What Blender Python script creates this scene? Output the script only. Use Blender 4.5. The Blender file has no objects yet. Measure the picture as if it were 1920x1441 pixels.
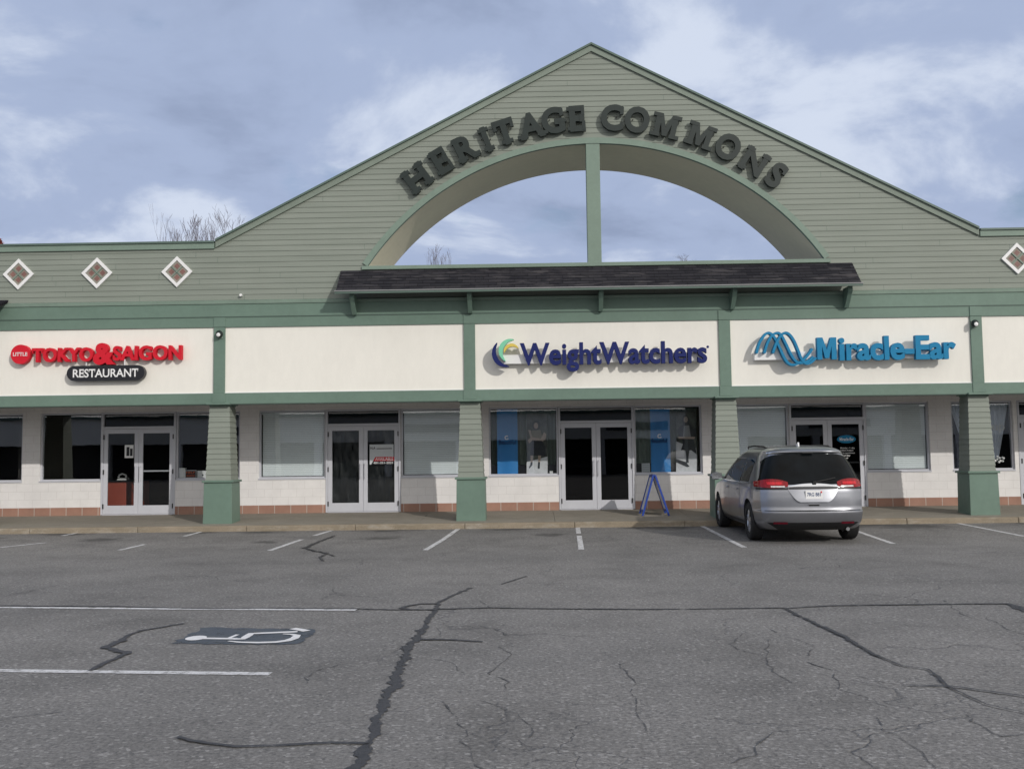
import bpy, bmesh, math, random
from mathutils import Vector, Matrix
R = math.radians
random.seed(7)
S = bpy.context.scene
COL = S.collection

# ------------------------------------------------------------------ camera
EYE = 1.64
CYAW, CPITCH, CROLL, CF = R(1.0), R(4.1), 0.0125, 1870.0      # focal length in pixels of a 1920 wide frame
fw = Vector((-math.sin(CYAW)*math.cos(CPITCH), math.cos(CYAW)*math.cos(CPITCH), math.sin(CPITCH)))
r0 = fw.cross(Vector((0, 0, 1))).normalized(); u0 = r0.cross(fw)
rt = r0*math.cos(CROLL) - u0*math.sin(CROLL); up = u0*math.cos(CROLL) + r0*math.sin(CROLL)
cd = bpy.data.cameras.new('camera'); cam = bpy.data.objects.new('camera', cd); COL.objects.link(cam)
cam.matrix_world = Matrix(((rt.x, up.x, -fw.x, 0), (rt.y, up.y, -fw.y, 0), (rt.z, up.z, -fw.z, EYE), (0, 0, 0, 1)))
cd.sensor_width = 36; cd.lens = 36*CF/1920; cd.clip_start = 0.05; cd.clip_end = 2000
S.camera = cam
# ------------------------------------------------------------------ light
SUN_EL, SUN_AZ = R(25), R(143)        # azimuth clockwise from +Y
sd = Vector((math.sin(SUN_AZ)*math.cos(SUN_EL), math.cos(SUN_AZ)*math.cos(SUN_EL), math.sin(SUN_EL)))
sl = bpy.data.lights.new('sun', 'SUN'); so = bpy.data.objects.new('sun', sl); COL.objects.link(so)
sl.energy = 2.0; sl.angle = R(0.55); sl.color = (1.0, 0.955, 0.89)
so.rotation_euler = sd.to_track_quat('Z', 'Y').to_euler(); so.location = sd*60
S.view_settings.view_transform = 'Standard'; S.view_settings.look = 'None'
S.view_settings.exposure = 0.0; S.view_settings.gamma = 1.0
try: S.view_settings.use_curve_mapping = False
except Exception: pass
W = bpy.data.worlds.new('World'); S.world = W; W.use_nodes = True
def sky():
    nt = W.node_tree; N = nt.nodes; L = nt.links
    for n in list(N): N.remove(n)
    out = N.new('ShaderNodeOutputWorld'); bg = N.new('ShaderNodeBackground'); L.new(bg.outputs[0], out.inputs[0])
    ST = 0.1; bg.inputs[1].default_value = ST
    st = N.new('ShaderNodeTexSky'); st.sky_type = 'NISHITA'; st.sun_disc = False
    st.sun_elevation = SUN_EL; st.sun_rotation = SUN_AZ; st.air_density = 1.0; st.dust_density = 1.0; st.ozone_density = 1.5
    tc = N.new('ShaderNodeTexCoord'); sp = N.new('ShaderNodeSeparateXYZ'); L.new(tc.outputs['Generated'], sp.inputs[0])
    def m(op, a, b=None):
        n = N.new('ShaderNodeMath'); n.operation = op
        for i, v in enumerate((a, b)):
            if v is None: continue
            if isinstance(v, (int, float)): n.inputs[i].default_value = v
            else: L.new(v, n.inputs[i])
        return n.outputs[0]
    zz = m('ADD', m('MAXIMUM', sp.outputs[2], 0.0), 0.24)
    cb = N.new('ShaderNodeCombineXYZ'); L.new(m('DIVIDE', sp.outputs[0], zz), cb.inputs[0]); L.new(m('DIVIDE', sp.outputs[1], zz), cb.inputs[1])
    def noise(scale, det, rough, dist, off):
        mp = N.new('ShaderNodeMapping'); mp.inputs['Location'].default_value = off; L.new(cb.outputs[0], mp.inputs[0])
        n = N.new('ShaderNodeTexNoise'); n.inputs['Scale'].default_value = scale; n.inputs['Detail'].default_value = det
        n.inputs['Roughness'].default_value = rough; n.inputs['Distortion'].default_value = dist; L.new(mp.outputs[0], n.inputs[0]); return n.outputs['Fac']
    def ramp(f, stops):
        r = N.new('ShaderNodeValToRGB'); r.color_ramp.interpolation = 'EASE'
        e = r.color_ramp.elements
        for i, (p, c) in enumerate(stops):
            q = e[i] if i < 2 else e.new(p)
            q.position = p; q.color = tuple(c) + (1,)
        L.new(f, r.inputs[0]); return r.outputs[0]
    k = lambda c: tuple(v/ST for v in c)
    def scaled(col, s):
        n = N.new('ShaderNodeVectorMath'); n.operation = 'SCALE'; L.new(col, n.inputs[0]); n.inputs['Scale'].default_value = s; return n.outputs[0]
    body = ramp(noise(2.0, 10, 0.57, 0.3, (1.2, 8.7, 0)), [(0.28, (.29, .355, .515)), (0.48, (.39, .47, .66)), (0.64, (.65, .72, .86))])
    body = scaled(body, 1/ST)
    cover = ramp(noise(1.5, 7, 0.55, 0.3, (2.3, 5.2, 4.0)), [(0.33, (.4, .4, .4)), (0.43, (1, 1, 1))])
    mx = N.new('ShaderNodeMix'); mx.data_type = 'RGBA'
    L.new(cover, mx.inputs[0]); L.new(st.outputs[0], mx.inputs[6]); L.new(body, mx.inputs[7])
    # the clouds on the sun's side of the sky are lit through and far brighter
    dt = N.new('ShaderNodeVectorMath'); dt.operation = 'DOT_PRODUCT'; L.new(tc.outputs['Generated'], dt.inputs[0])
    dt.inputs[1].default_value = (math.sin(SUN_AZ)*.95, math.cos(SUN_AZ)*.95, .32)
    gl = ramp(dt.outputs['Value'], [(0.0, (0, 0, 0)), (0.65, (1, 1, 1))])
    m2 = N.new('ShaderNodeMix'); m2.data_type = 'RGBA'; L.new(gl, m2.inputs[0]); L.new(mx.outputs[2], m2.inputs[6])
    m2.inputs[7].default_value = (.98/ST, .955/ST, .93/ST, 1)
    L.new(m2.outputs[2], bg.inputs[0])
sky()

# ------------------------------------------------------------------ measuring helpers (photo pixel -> point on a known plane)
def ray(x, y): return fw*CF + rt*(x-960) - up*(y-720.5)
def on_y(x, y, Y):
    d = ray(x, y); t = Y/d.y; return Vector((d.x*t, Y, EYE + d.z*t))
def gz(y): return 0.04*min(max((y-18)/4.3, 0), 1)            # the lot rises slightly towards the kerb
def on_g(x, y):
    d = ray(x, y); Z = 0
    for _ in range(4):
        t = (Z-EYE)/d.z; Z = gz(d.y*t)
    return Vector((d.x*t, d.y*t, Z))

# ------------------------------------------------------------------ object helpers
class MB:
    def __init__(s): s.v = []; s.f = []
    def add(s, vs, fs):
        o = len(s.v); s.v += [tuple(p) for p in vs]; s.f += [tuple(i+o for i in f) for f in fs]; return s
    def box(s, x0, x1, y0, y1, z0, z1):
        return s.add([(x0,y0,z0),(x1,y0,z0),(x1,y1,z0),(x0,y1,z0),(x0,y0,z1),(x1,y0,z1),(x1,y1,z1),(x0,y1,z1)],
              [(0,3,2,1),(4,5,6,7),(0,1,5,4),(1,2,6,5),(2,3,7,6),(3,0,4,7)])
    def frustum(s, cx, cy, w0, z0, w1, z1):
        v = []
        for w, z in ((w0, z0), (w1, z1)): v += [(cx-w,cy-w,z),(cx+w,cy-w,z),(cx+w,cy+w,z),(cx-w,cy+w,z)]
        return s.add(v, [(0,3,2,1),(4,5,6,7),(0,1,5,4),(1,2,6,5),(2,3,7,6),(3,0,4,7)])
    def prism(s, pts, y0, y1):                                # polygon of (x, z), counter-clockwise seen from -Y, extruded along Y
        n = len(pts)
        v = [(p[0], y0, p[1]) for p in pts] + [(p[0], y1, p[1]) for p in pts]
        return s.add(v, [tuple(range(n)), tuple(range(2*n-1, n-1, -1))] + [((i+1) % n, i, i+n, (i+1) % n+n) for i in range(n)])
    def prism_x(s, pts, x0, x1):                              # polygon of (y, z) extruded along X
        n = len(pts)
        v = [(x0, p[0], p[1]) for p in pts] + [(x1, p[0], p[1]) for p in pts]
        return s.add(v, [tuple(range(n)), tuple(range(2*n-1, n-1, -1))] + [((i+1) % n, i, i+n, (i+1) % n+n) for i in range(n)])
    def quad(s, a, b, c, d): return s.add([a, b, c, d], [(0, 1, 2, 3)])
    def bar(s, p, q, w, h=None):                              # a rectangular bar between two points
        p = Vector(p); q = Vector(q); d = (q-p).normalized(); h = h or w
        a = d.cross(Vector((0, 0, 1)));  a = Vector((1, 0, 0)) if a.length < 1e-4 else a.normalized(); b = a.cross(d)
        v = []
        for c in (p, q):
            for i, j in ((-1,-1),(1,-1),(1,1),(-1,1)): v.append(c + a*(w/2*i) + b*(h/2*j))
        return s.add(v, [(0,3,2,1),(4,5,6,7),(0,1,5,4),(1,2,6,5),(2,3,7,6),(3,0,4,7)])
    def tube(s, pts, rad, n=6, cap=True):
        rings = []; pts = [Vector(p) for p in pts]
        rs = rad if isinstance(rad, (list, tuple)) else [rad]*len(pts)
        o = len(s.v)
        for i, p in enumerate(pts):
            d = (pts[min(i+1, len(pts)-1)] - pts[max(i-1, 0)]).normalized()
            a = d.cross(Vector((0.31, 0.2, 0.93))).normalized(); b = d.cross(a)
            for k in range(n):
                t = 2*math.pi*k/n; s.v.append(tuple(p + (a*math.cos(t) + b*math.sin(t))*rs[i]))
        for i in range(len(pts)-1):
            for k in range(n):
                s.f.append((o+i*n+k, o+i*n+(k+1) % n, o+(i+1)*n+(k+1) % n, o+(i+1)*n+k))
        if cap:
            s.f.append(tuple(o+k for k in reversed(range(n)))); s.f.append(tuple(o+(len(pts)-1)*n+k for k in range(n)))
        return s
    def lathe(s, prof, c, axis='x', n=28):                    # profile of (along, radius) revolved round an axis through c
        o = len(s.v); m_ = len(prof)
        for k in range(n):
            t = 2*math.pi*k/n
            for a, r in prof:
                if axis == 'x': s.v.append((c[0]+a, c[1]+r*math.cos(t), c[2]+r*math.sin(t)))
                elif axis == 'y': s.v.append((c[0]+r*math.cos(t), c[1]+a, c[2]+r*math.sin(t)))
                else: s.v.append((c[0]+r*math.cos(t), c[1]+r*math.sin(t), c[2]+a))
        for k in range(n):
            for i in range(m_-1):
                s.f.append((o+k*m_+i, o+((k+1) % n)*m_+i, o+((k+1) % n)*m_+i+1, o+k*m_+i+1))
        return s
    def build(s, name, mat, parent=None, smooth=False, bevel=0, angle=40):
        me = bpy.data.meshes.new(name); me.from_pydata(s.v, [], s.f); me.validate(); me.update()
        bm = bmesh.new(); bm.from_mesh(me); bmesh.ops.recalc_face_normals(bm, faces=bm.faces)
        bm.to_mesh(me); bm.free()
        return mesh_obj(name, me, mat, parent, smooth, bevel, angle)
def mesh_obj(name, me, mat, parent=None, smooth=False, bevel=0, angle=40):
    o = bpy.data.objects.new(name, me); COL.objects.link(o)
    for m in (mat if isinstance(mat, (list, tuple)) else [mat]): me.materials.append(m)
    if smooth:
        for p in me.polygons: p.use_smooth = True
        me.set_sharp_from_angle(angle=R(angle))
    if bevel:
        b = o.modifiers.new('bevel', 'BEVEL'); b.width = bevel; b.segments = 2; b.limit_method = 'ANGLE'; b.angle_limit = R(40)
    if parent is not None: attach(o, parent)
    return o
def wmat(o):
    m = o.matrix_basis.copy()
    return wmat(o.parent) @ o.matrix_parent_inverse @ m if o.parent else m
def attach(o, parent):
    o.parent = parent
    r = parent
    while r.parent: r = r.parent
    if not r.get('local'): o.matrix_parent_inverse = wmat(parent).inverted()
def thing(name, label, cat, loc=(0, 0, 0), rz=0, group=None, local=False):
    o = bpy.data.objects.new(name, None); COL.objects.link(o); o.empty_display_size = 0.2
    o.location = loc; o.rotation_euler = (0, 0, rz)
    if local: o['local'] = 1
    return tag(o, label, cat, group)
def tag(o, label, cat, group=None):
    o['label'] = label; o['category'] = cat
    if group: o['group'] = group
    return o
def struct(o, kind='structure'): o['kind'] = kind; return o

# ------------------------------------------------------------------ materials
def nodes(name):
    m = bpy.data.materials.new(name); m.use_nodes = True
    nt = m.node_tree; b = nt.nodes['Principled BSDF']
    return m, nt, b
def link(nt, a, b): nt.links.new(a, b)
def coords(nt, scale=(1, 1, 1), rot=(0, 0, 0)):
    tc = nt.nodes.new('ShaderNodeTexCoord'); mp = nt.nodes.new('ShaderNodeMapping')
    mp.inputs['Scale'].default_value = scale; mp.inputs['Rotation'].default_value = rot
    nt.links.new(tc.outputs['Object'], mp.inputs[0]); return mp.outputs[0]
def noise(nt, vec, scale, det=4, rough=0.55, dist=0):
    n = nt.nodes.new('ShaderNodeTexNoise'); n.inputs['Scale'].default_value = scale; n.inputs['Detail'].default_value = det
    n.inputs['Roughness'].default_value = rough; n.inputs['Distortion'].default_value = dist
    nt.links.new(vec, n.inputs[0]); return n.outputs['Fac']
def ramp(nt, f, stops):
    r = nt.nodes.new('ShaderNodeValToRGB'); e = r.color_ramp.elements
    for i, (p, c) in enumerate(stops):
        q = e[i] if i < 2 else e.new(p)
        q.position = p; q.color = (c, c, c, 1) if isinstance(c, (int, float)) else tuple(c) + (1,)
    nt.links.new(f, r.inputs[0]); return r.outputs[0]
def mixc(nt, f, a, b, mode='MIX'):
    n = nt.nodes.new('ShaderNodeMix'); n.data_type = 'RGBA'; n.blend_type = mode
    for i, v in ((0, f), (6, a), (7, b)):
        if isinstance(v, (int, float)): n.inputs[i].default_value = v
        elif isinstance(v, (tuple, list)): n.inputs[i].default_value = tuple(v) + (1,)
        else: nt.links.new(v, n.inputs[i])
    return n.outputs[2]
def math_(nt, op, a, b=0.0):
    n = nt.nodes.new('ShaderNodeMath'); n.operation = op
    for i, v in enumerate((a, b)):
        if isinstance(v, (int, float)): n.inputs[i].default_value = v
        else: nt.links.new(v, n.inputs[i])
    return n.outputs[0]
def bump(nt, b, h, strength=0.3, dist=0.01):
    n = nt.nodes.new('ShaderNodeBump'); n.inputs['Strength'].default_value = strength; n.inputs['Distance'].default_value = dist
    nt.links.new(h, n.inputs['Height']); nt.links.new(n.outputs[0], b.inputs['Normal']); return n
def paint(name, c, rough=0.6, var=0.1, scale=3.0, stretch=(1, 1, 1), metal=0.0, bmp=0.15, spec=0.4, coat=0):
    m, nt, b = nodes(name)
    v = coords(nt, stretch)
    n1 = noise(nt, v, scale, 5, 0.6); n2 = noise(nt, v, scale*9, 3, 0.6)
    f = math_(nt, 'ADD', math_(nt, 'MULTIPLY', n1, 0.65), math_(nt, 'MULTIPLY', n2, 0.35))
    lo = tuple(x*(1-var) for x in c); hi = tuple(min(1, x*(1+var)) for x in c)
    link(nt, ramp(nt, f, [(0.35, lo), (0.65, hi)]), b.inputs['Base Color'])
    b.inputs['Roughness'].default_value = rough; b.inputs['Metallic'].default_value = metal
    b.inputs['Specular IOR Level'].default_value = spec; b.inputs['Coat Weight'].default_value = coat
    if bmp: bump(nt, b, n2, bmp, 0.004)
    return m
M = {}
M['green'] = paint('green_trim_paint', (.134, .204, .164), 0.55, 0.09, 1.2)
M['green2'] = paint('green_trim_paint_faded', (.182, .248, .203), 0.55, 0.09, 1.4)
M['cap'] = paint('dark_green_metal_cap', (.09, .135, .115), 0.45, 0.1, 2)
M['cream'] = paint('cream_stucco', (.80, .78, .72), 0.8, 0.035, 1.2, stretch=(1, 1, .35), bmp=0.2)
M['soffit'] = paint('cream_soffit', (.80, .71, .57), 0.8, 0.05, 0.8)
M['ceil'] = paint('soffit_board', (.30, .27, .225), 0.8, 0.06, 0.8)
M['alu'] = paint('pale_aluminium', (.56, .57, .62), 0.38, 0.04, 3, spec=0.5, bmp=0.03)
M['dark'] = paint('dark_plastic', (.012, .012, .013), 0.45, 0.2, 5)
M['black'] = paint('black_sign_face', (.012, .013, .018), 0.35, 0.1, 4, bmp=0.02)
M['white'] = paint('white_plastic', (.78, .78, .78), 0.5, 0.03, 4, bmp=0.02)
M['red'] = paint('red_acrylic', (.60, .014, .030), 0.6, 0.05, 4, bmp=0.02, spec=.2)
M['redside'] = paint('red_return', (.34, .012, .022), 0.5, 0.05, 4, bmp=0.02)
M['navy'] = paint('navy_acrylic', (.012, .020, .118), 0.6, 0.07, 4, bmp=0.02, spec=.2)
M['sgreen'] = paint('mint_acrylic', (.20, .58, .38), 0.4, 0.05, 4, bmp=0.02)
M['syellow'] = paint('gold_acrylic', (.68, .52, .10), 0.4, 0.05, 4, bmp=0.02)
M['sblue'] = paint('sky_blue_acrylic', (.015, .20, .385), 0.6, 0.06, 4, bmp=0.02, spec=.2)
M['letter'] = paint('dark_green_letter', (.011, .020, .018), 0.5, 0.15, 4, bmp=0.05)
M['aframe'] = paint('royal_blue_frame', (.018, .055, .30), 0.45, 0.08, 5, bmp=0.02)
M['blind'] = paint('blue_grey_blind', (.82, .86, .88), 0.75, 0.04, 1.0, stretch=(1, 1, 6))
M['film'] = paint('black_film', (.012, .014, .015), 0.28, 0.2, 3)
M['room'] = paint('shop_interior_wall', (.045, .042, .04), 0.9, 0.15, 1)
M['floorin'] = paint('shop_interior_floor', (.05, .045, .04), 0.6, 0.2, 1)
M['counter'] = paint('red_counter', (.36, .07, .04), 0.5, 0.1, 2)
M['poster'] = paint('blue_banner', (.045, .26, .62), 0.5, 0.06, 2, bmp=0.03)
M['curtain'] = paint('sheer_curtain', (.62, .66, .74), 0.8, 0.15, 2, stretch=(12, 1, 0.6))
M['rubber'] = paint('tyre_rubber', (.018, .018, .019), 0.8, 0.2, 12)
M['chrome'] = paint('chrome', (.78, .79, .81), 0.16, 0.03, 6, metal=1.0, bmp=0)
M['rim'] = paint('alloy_rim', (.52, .53, .55), 0.3, 0.05, 6, metal=0.9, bmp=0)
M['bark'] = paint('bare_bark', (.17, .16, .19), 0.9, 0.2, 6)
M['leafred'] = paint('rust_leaves', (.30, .07, .05), 0.8, 0.3, 6)
M['paper'] = paint('grey_paper', (.55, .58, .60), 0.7, 0.04, 6, bmp=0)
M['gravelroof'] = paint('flat_roof', (.12, .12, .12), 0.9, 0.2, 2)
M['rake'] = paint('grey_green_rake_paint', (.192, .232, .193), 0.6, 0.09, 1.4)
M['drip'] = paint('grey_drip_edge', (.27, .27, .28), .5, .1, 3)
M['dpane'] = paint('dull_red_pane', (.20, .105, .09), .5, .25, 5)
M['dgrey'] = paint('grey_brown_pane', (.25, .235, .2), .6, .2, 5)
M['linepaint'] = None
def siding_mat():
    m, nt, b = nodes('sage_clapboard')
    v = coords(nt, (0.35, 1, 7.87))
    a = noise(nt, v, 1.0, 4, 0.6)
    v2 = coords(nt, (1, 1, 0.5)); d = noise(nt, v2, 0.5, 6, 0.6)
    c = ramp(nt, a, [(0.3, (.200, .226, .193)), (0.7, (.247, .273, .236))])
    c = mixc(nt, ramp(nt, d, [(0.45, 0.0), (0.75, 0.5)]), c, (.196, .216, .184))
    link(nt, c, b.inputs['Base Color']); b.inputs['Roughness'].default_value = 0.7
    g = noise(nt, coords(nt, (3, 1, 60)), 1.5, 4, 0.6); bump(nt, b, g, 0.25, 0.004)
    return m
M['siding'] = siding_mat()
def block_mat(name, c1, c2, mortar, bw, bh, ms, off, x0=0, z0=0, var=0.06, flat=False):
    m, nt, b = nodes(name)
    tc = nt.nodes.new('ShaderNodeTexCoord'); sp = nt.nodes.new('ShaderNodeSeparateXYZ'); cb = nt.nodes.new('ShaderNodeCombineXYZ')
    link(nt, tc.outputs['Object'], sp.inputs[0])
    link(nt, math_(nt, 'SUBTRACT', sp.outputs[0], x0), cb.inputs[0]); link(nt, math_(nt, 'SUBTRACT', sp.outputs[2], z0), cb.inputs[1])
    br = nt.nodes.new('ShaderNodeTexBrick'); link(nt, cb.outputs[0], br.inputs[0])
    br.inputs['Scale'].default_value = 1; br.inputs['Brick Width'].default_value = bw; br.inputs['Row Height'].default_value = bh
    br.inputs['Mortar Size'].default_value = ms; br.offset = off; br.inputs['Mortar Smooth'].default_value = 0.3
    br.inputs['Color1'].default_value = c1 + (1,); br.inputs['Color2'].default_value = c2 + (1,); br.inputs['Mortar'].default_value = mortar + (1,)
    n = noise(nt, coords(nt), 2.2, 6, 0.65)
    c = mixc(nt, 1.0, br.outputs['Color'], ramp(nt, n, [(0.3, 1-var*2), (0.7, 1.0)]), 'MULTIPLY')
    # splash dirt rising from the pavement in an uneven band
    dz = math_(nt, 'ADD', sp.outputs[2], math_(nt, 'MULTIPLY', noise(nt, coords(nt, (1, 1, 0.3)), 3.0, 4, 0.6), 0.25))
    c = mixc(nt, ramp(nt, dz, [(0.36, 0.2), (0.56, 0.0)]), c, (.30, .25, .2))
    link(nt, c, b.inputs['Base Color']); b.inputs['Roughness'].default_value = 0.75
    h = math_(nt, 'ADD', math_(nt, 'MULTIPLY', br.outputs['Fac'], -1.0), math_(nt, 'MULTIPLY', noise(nt, coords(nt), 30, 3), 0.25))
    bump(nt, b, h, 0.3, 0.005)
    return m
M['block'] = block_mat('white_painted_block', (.86, .84, .83), (.875, .855, .845), (.76, .735, .72), .406, .203, .006, .5, 0, .28)
M['terra'] = block_mat('terracotta_block', (.43, .238, .175), (.38, .205, .15), (.56, .50, .45), .406, .6, .010, 0, -5.22, .2, 0.12)
def shingle_mat():
    m, nt, b = nodes('dark_shingles')
    tc = nt.nodes.new('ShaderNodeTexCoord'); sp = nt.nodes.new('ShaderNodeSeparateXYZ'); cb = nt.nodes.new('ShaderNodeCombineXYZ')
    link(nt, tc.outputs['Object'], sp.inputs[0]); link(nt, sp.outputs[0], cb.inputs[0]); link(nt, sp.outputs[2], cb.inputs[1])
    br = nt.nodes.new('ShaderNodeTexBrick'); link(nt, cb.outputs[0], br.inputs[0])
    br.inputs['Scale'].default_value = 1; br.inputs['Brick Width'].default_value = 0.3; br.inputs['Row Height'].default_value = 0.081
    br.inputs['Mortar Size'].default_value = 0.006; br.offset = 0.37
    br.inputs['Color1'].default_value = (.020, .020, .026, 1); br.inputs['Color2'].default_value = (.040, .039, .046, 1); br.inputs['Mortar'].default_value = (.010, .010, .012, 1)
    n = noise(nt, coords(nt, (1, 1, 3)), 2.0, 5, 0.65); n2 = noise(nt, coords(nt), 60, 2)
    c = mixc(nt, ramp(nt, n, [(0.5, 0.0), (0.75, 0.6)]), br.outputs['Color'], (.062, .058, .062))
    # worn pale tabs along some courses
    w = ramp(nt, noise(nt, coords(nt, (1.6, 1, 14)), 1.0, 3, 0.5), [(0.6, 0.0), (0.66, 0.7)])
    c = mixc(nt, w, c, (.085, .08, .085))
    c = mixc(nt, 0.5, c, ramp(nt, n2, [(0.3, 0.5), (0.7, 1.0)]), 'MULTIPLY')
    link(nt, c, b.inputs['Base Color']); b.inputs['Roughness'].default_value = 0.9
    b.inputs['Specular IOR Level'].default_value = 0.15
    return m
M['shingle'] = shingle_mat()
def glass_mat(name, tint=0.8, ior=1.5, rough=0.0, boost=1.0):
    m, nt, b = nodes(name); N = nt.nodes
    out = [n for n in N if n.type == 'OUTPUT_MATERIAL'][0]; N.remove(b)
    t = N.new('ShaderNodeBsdfTransparent'); t.inputs[0].default_value = (tint*.985, tint, tint, 1)
    g = N.new('ShaderNodeBsdfGlossy'); g.inputs['Roughness'].default_value = rough; g.inputs['Color'].default_value = (1, 1, 1, 1)
    fr = N.new('ShaderNodeFresnel'); fr.inputs['IOR'].default_value = ior
    # slight waviness of real plate glass
    bp = N.new('ShaderNodeBump'); bp.inputs['Strength'].default_value = 0.02; bp.inputs['Distance'].default_value = 0.02
    link(nt, noise(nt, coords(nt), 1.3, 2), bp.inputs['Height']); link(nt, bp.outputs[0], g.inputs['Normal'])
    ge = N.new('ShaderNodeNewGeometry')               # the back of the pane does not reflect a second time
    mx = N.new('ShaderNodeMixShader'); link(nt, math_(nt, 'MULTIPLY', math_(nt, 'MULTIPLY', fr.outputs[0], boost), math_(nt, 'SUBTRACT', 1.0, ge.outputs['Backfacing'])), mx.inputs[0])
    link(nt, t.outputs[0], mx.inputs[1]); link(nt, g.outputs[0], mx.inputs[2]); link(nt, mx.outputs[0], out.inputs[0])
    return m
M['glass'] = glass_mat('shop_glass', 0.97, 1.5, 0.0, 3.0)
M['glassdoor'] = glass_mat('door_glass', 0.9, 1.5, 0.0, 1.5)
M['glassdark'] = glass_mat('tinted_shop_glass', 0.45, 1.5, 0.0, 1.0)
def car_glass():
    m, nt, b = nodes('dark_car_glass')
    link(nt, ramp(nt, noise(nt, coords(nt), 3, 3), [(0.3, (.003, .0035, .004)), (0.7, (.007, .009, .011))]), b.inputs['Base Color'])
    b.inputs['Roughness'].default_value = 0.02; b.inputs['Specular IOR Level'].default_value = 0.13; return m
M['carglass'] = car_glass()
def car_paint():
    m, nt, b = nodes('silver_car_paint')
    n = noise(nt, coords(nt), 700, 2); d = noise(nt, coords(nt, (1, 1, 1)), 2.5, 6, 0.65)
    c = ramp(nt, n, [(0.3, (.265, .275, .305)), (0.7, (.34, .35, .385))])
    tc = nt.nodes.new('ShaderNodeTexCoord'); sp = nt.nodes.new('ShaderNodeSeparateXYZ'); link(nt, tc.outputs['Object'], sp.inputs[0])
    dirt = ramp(nt, math_(nt, 'ADD', sp.outputs[2], math_(nt, 'MULTIPLY', d, 0.45)), [(0.45, 0.45), (0.95, 0.0)])
    c = mixc(nt, dirt, c, (.19, .18, .17))
    link(nt, c, b.inputs['Base Color']); b.inputs['Metallic'].default_value = 0.85
    link(nt, ramp(nt, d, [(0.3, 0.27), (0.8, 0.36)]), b.inputs['Roughness'])
    b.inputs['Coat Weight'].default_value = 0.7; b.inputs['Coat Roughness'].default_value = 0.06
    return m
M['carpaint'] = car_paint()
def lens(name, c, rough=0.12):
    m, nt, b = nodes(name)
    link(nt, ramp(nt, noise(nt, coords(nt, (40, 1, 1)), 2, 2), [(0.35, tuple(x*.7 for x in c)), (0.65, c)]), b.inputs['Base Color'])
    b.inputs['Roughness'].default_value = rough; b.inputs['Coat Weight'].default_value = .25; b.inputs['Specular IOR Level'].default_value = .3; return m
M['redlens'] = lens('red_lamp_lens', (.27, .006, .011))
M['redcore'] = lens('bright_red_lamp_core', (.62, .02, .03))
M['reflens'] = lens('dark_red_reflector', (.13, .006, .018))
M['clearlens'] = lens('clear_lamp_lens', (.72, .70, .70))
STAINS = [(-10.3, 22.35, .8), (-8.9, 20.6, .55), (-6.0, 22.3, .8), (-3.2, 22.4, .9), (-0.5, 22.3, .7), (2.4, 22.2, .6), (8.1, 21.8, 1.1), (-12.5, 22.6, .9), (-3.0, 20.2, .5), (10.9, 22.2, .7), (-11.6, 21.0, .5), (3.0, 22.15, .9), (7.4, 22.2, .8), (-7.3, 22.25, .6), (0.4, 20.6, .45), (-5.2, 19.7, .4)]
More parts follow.
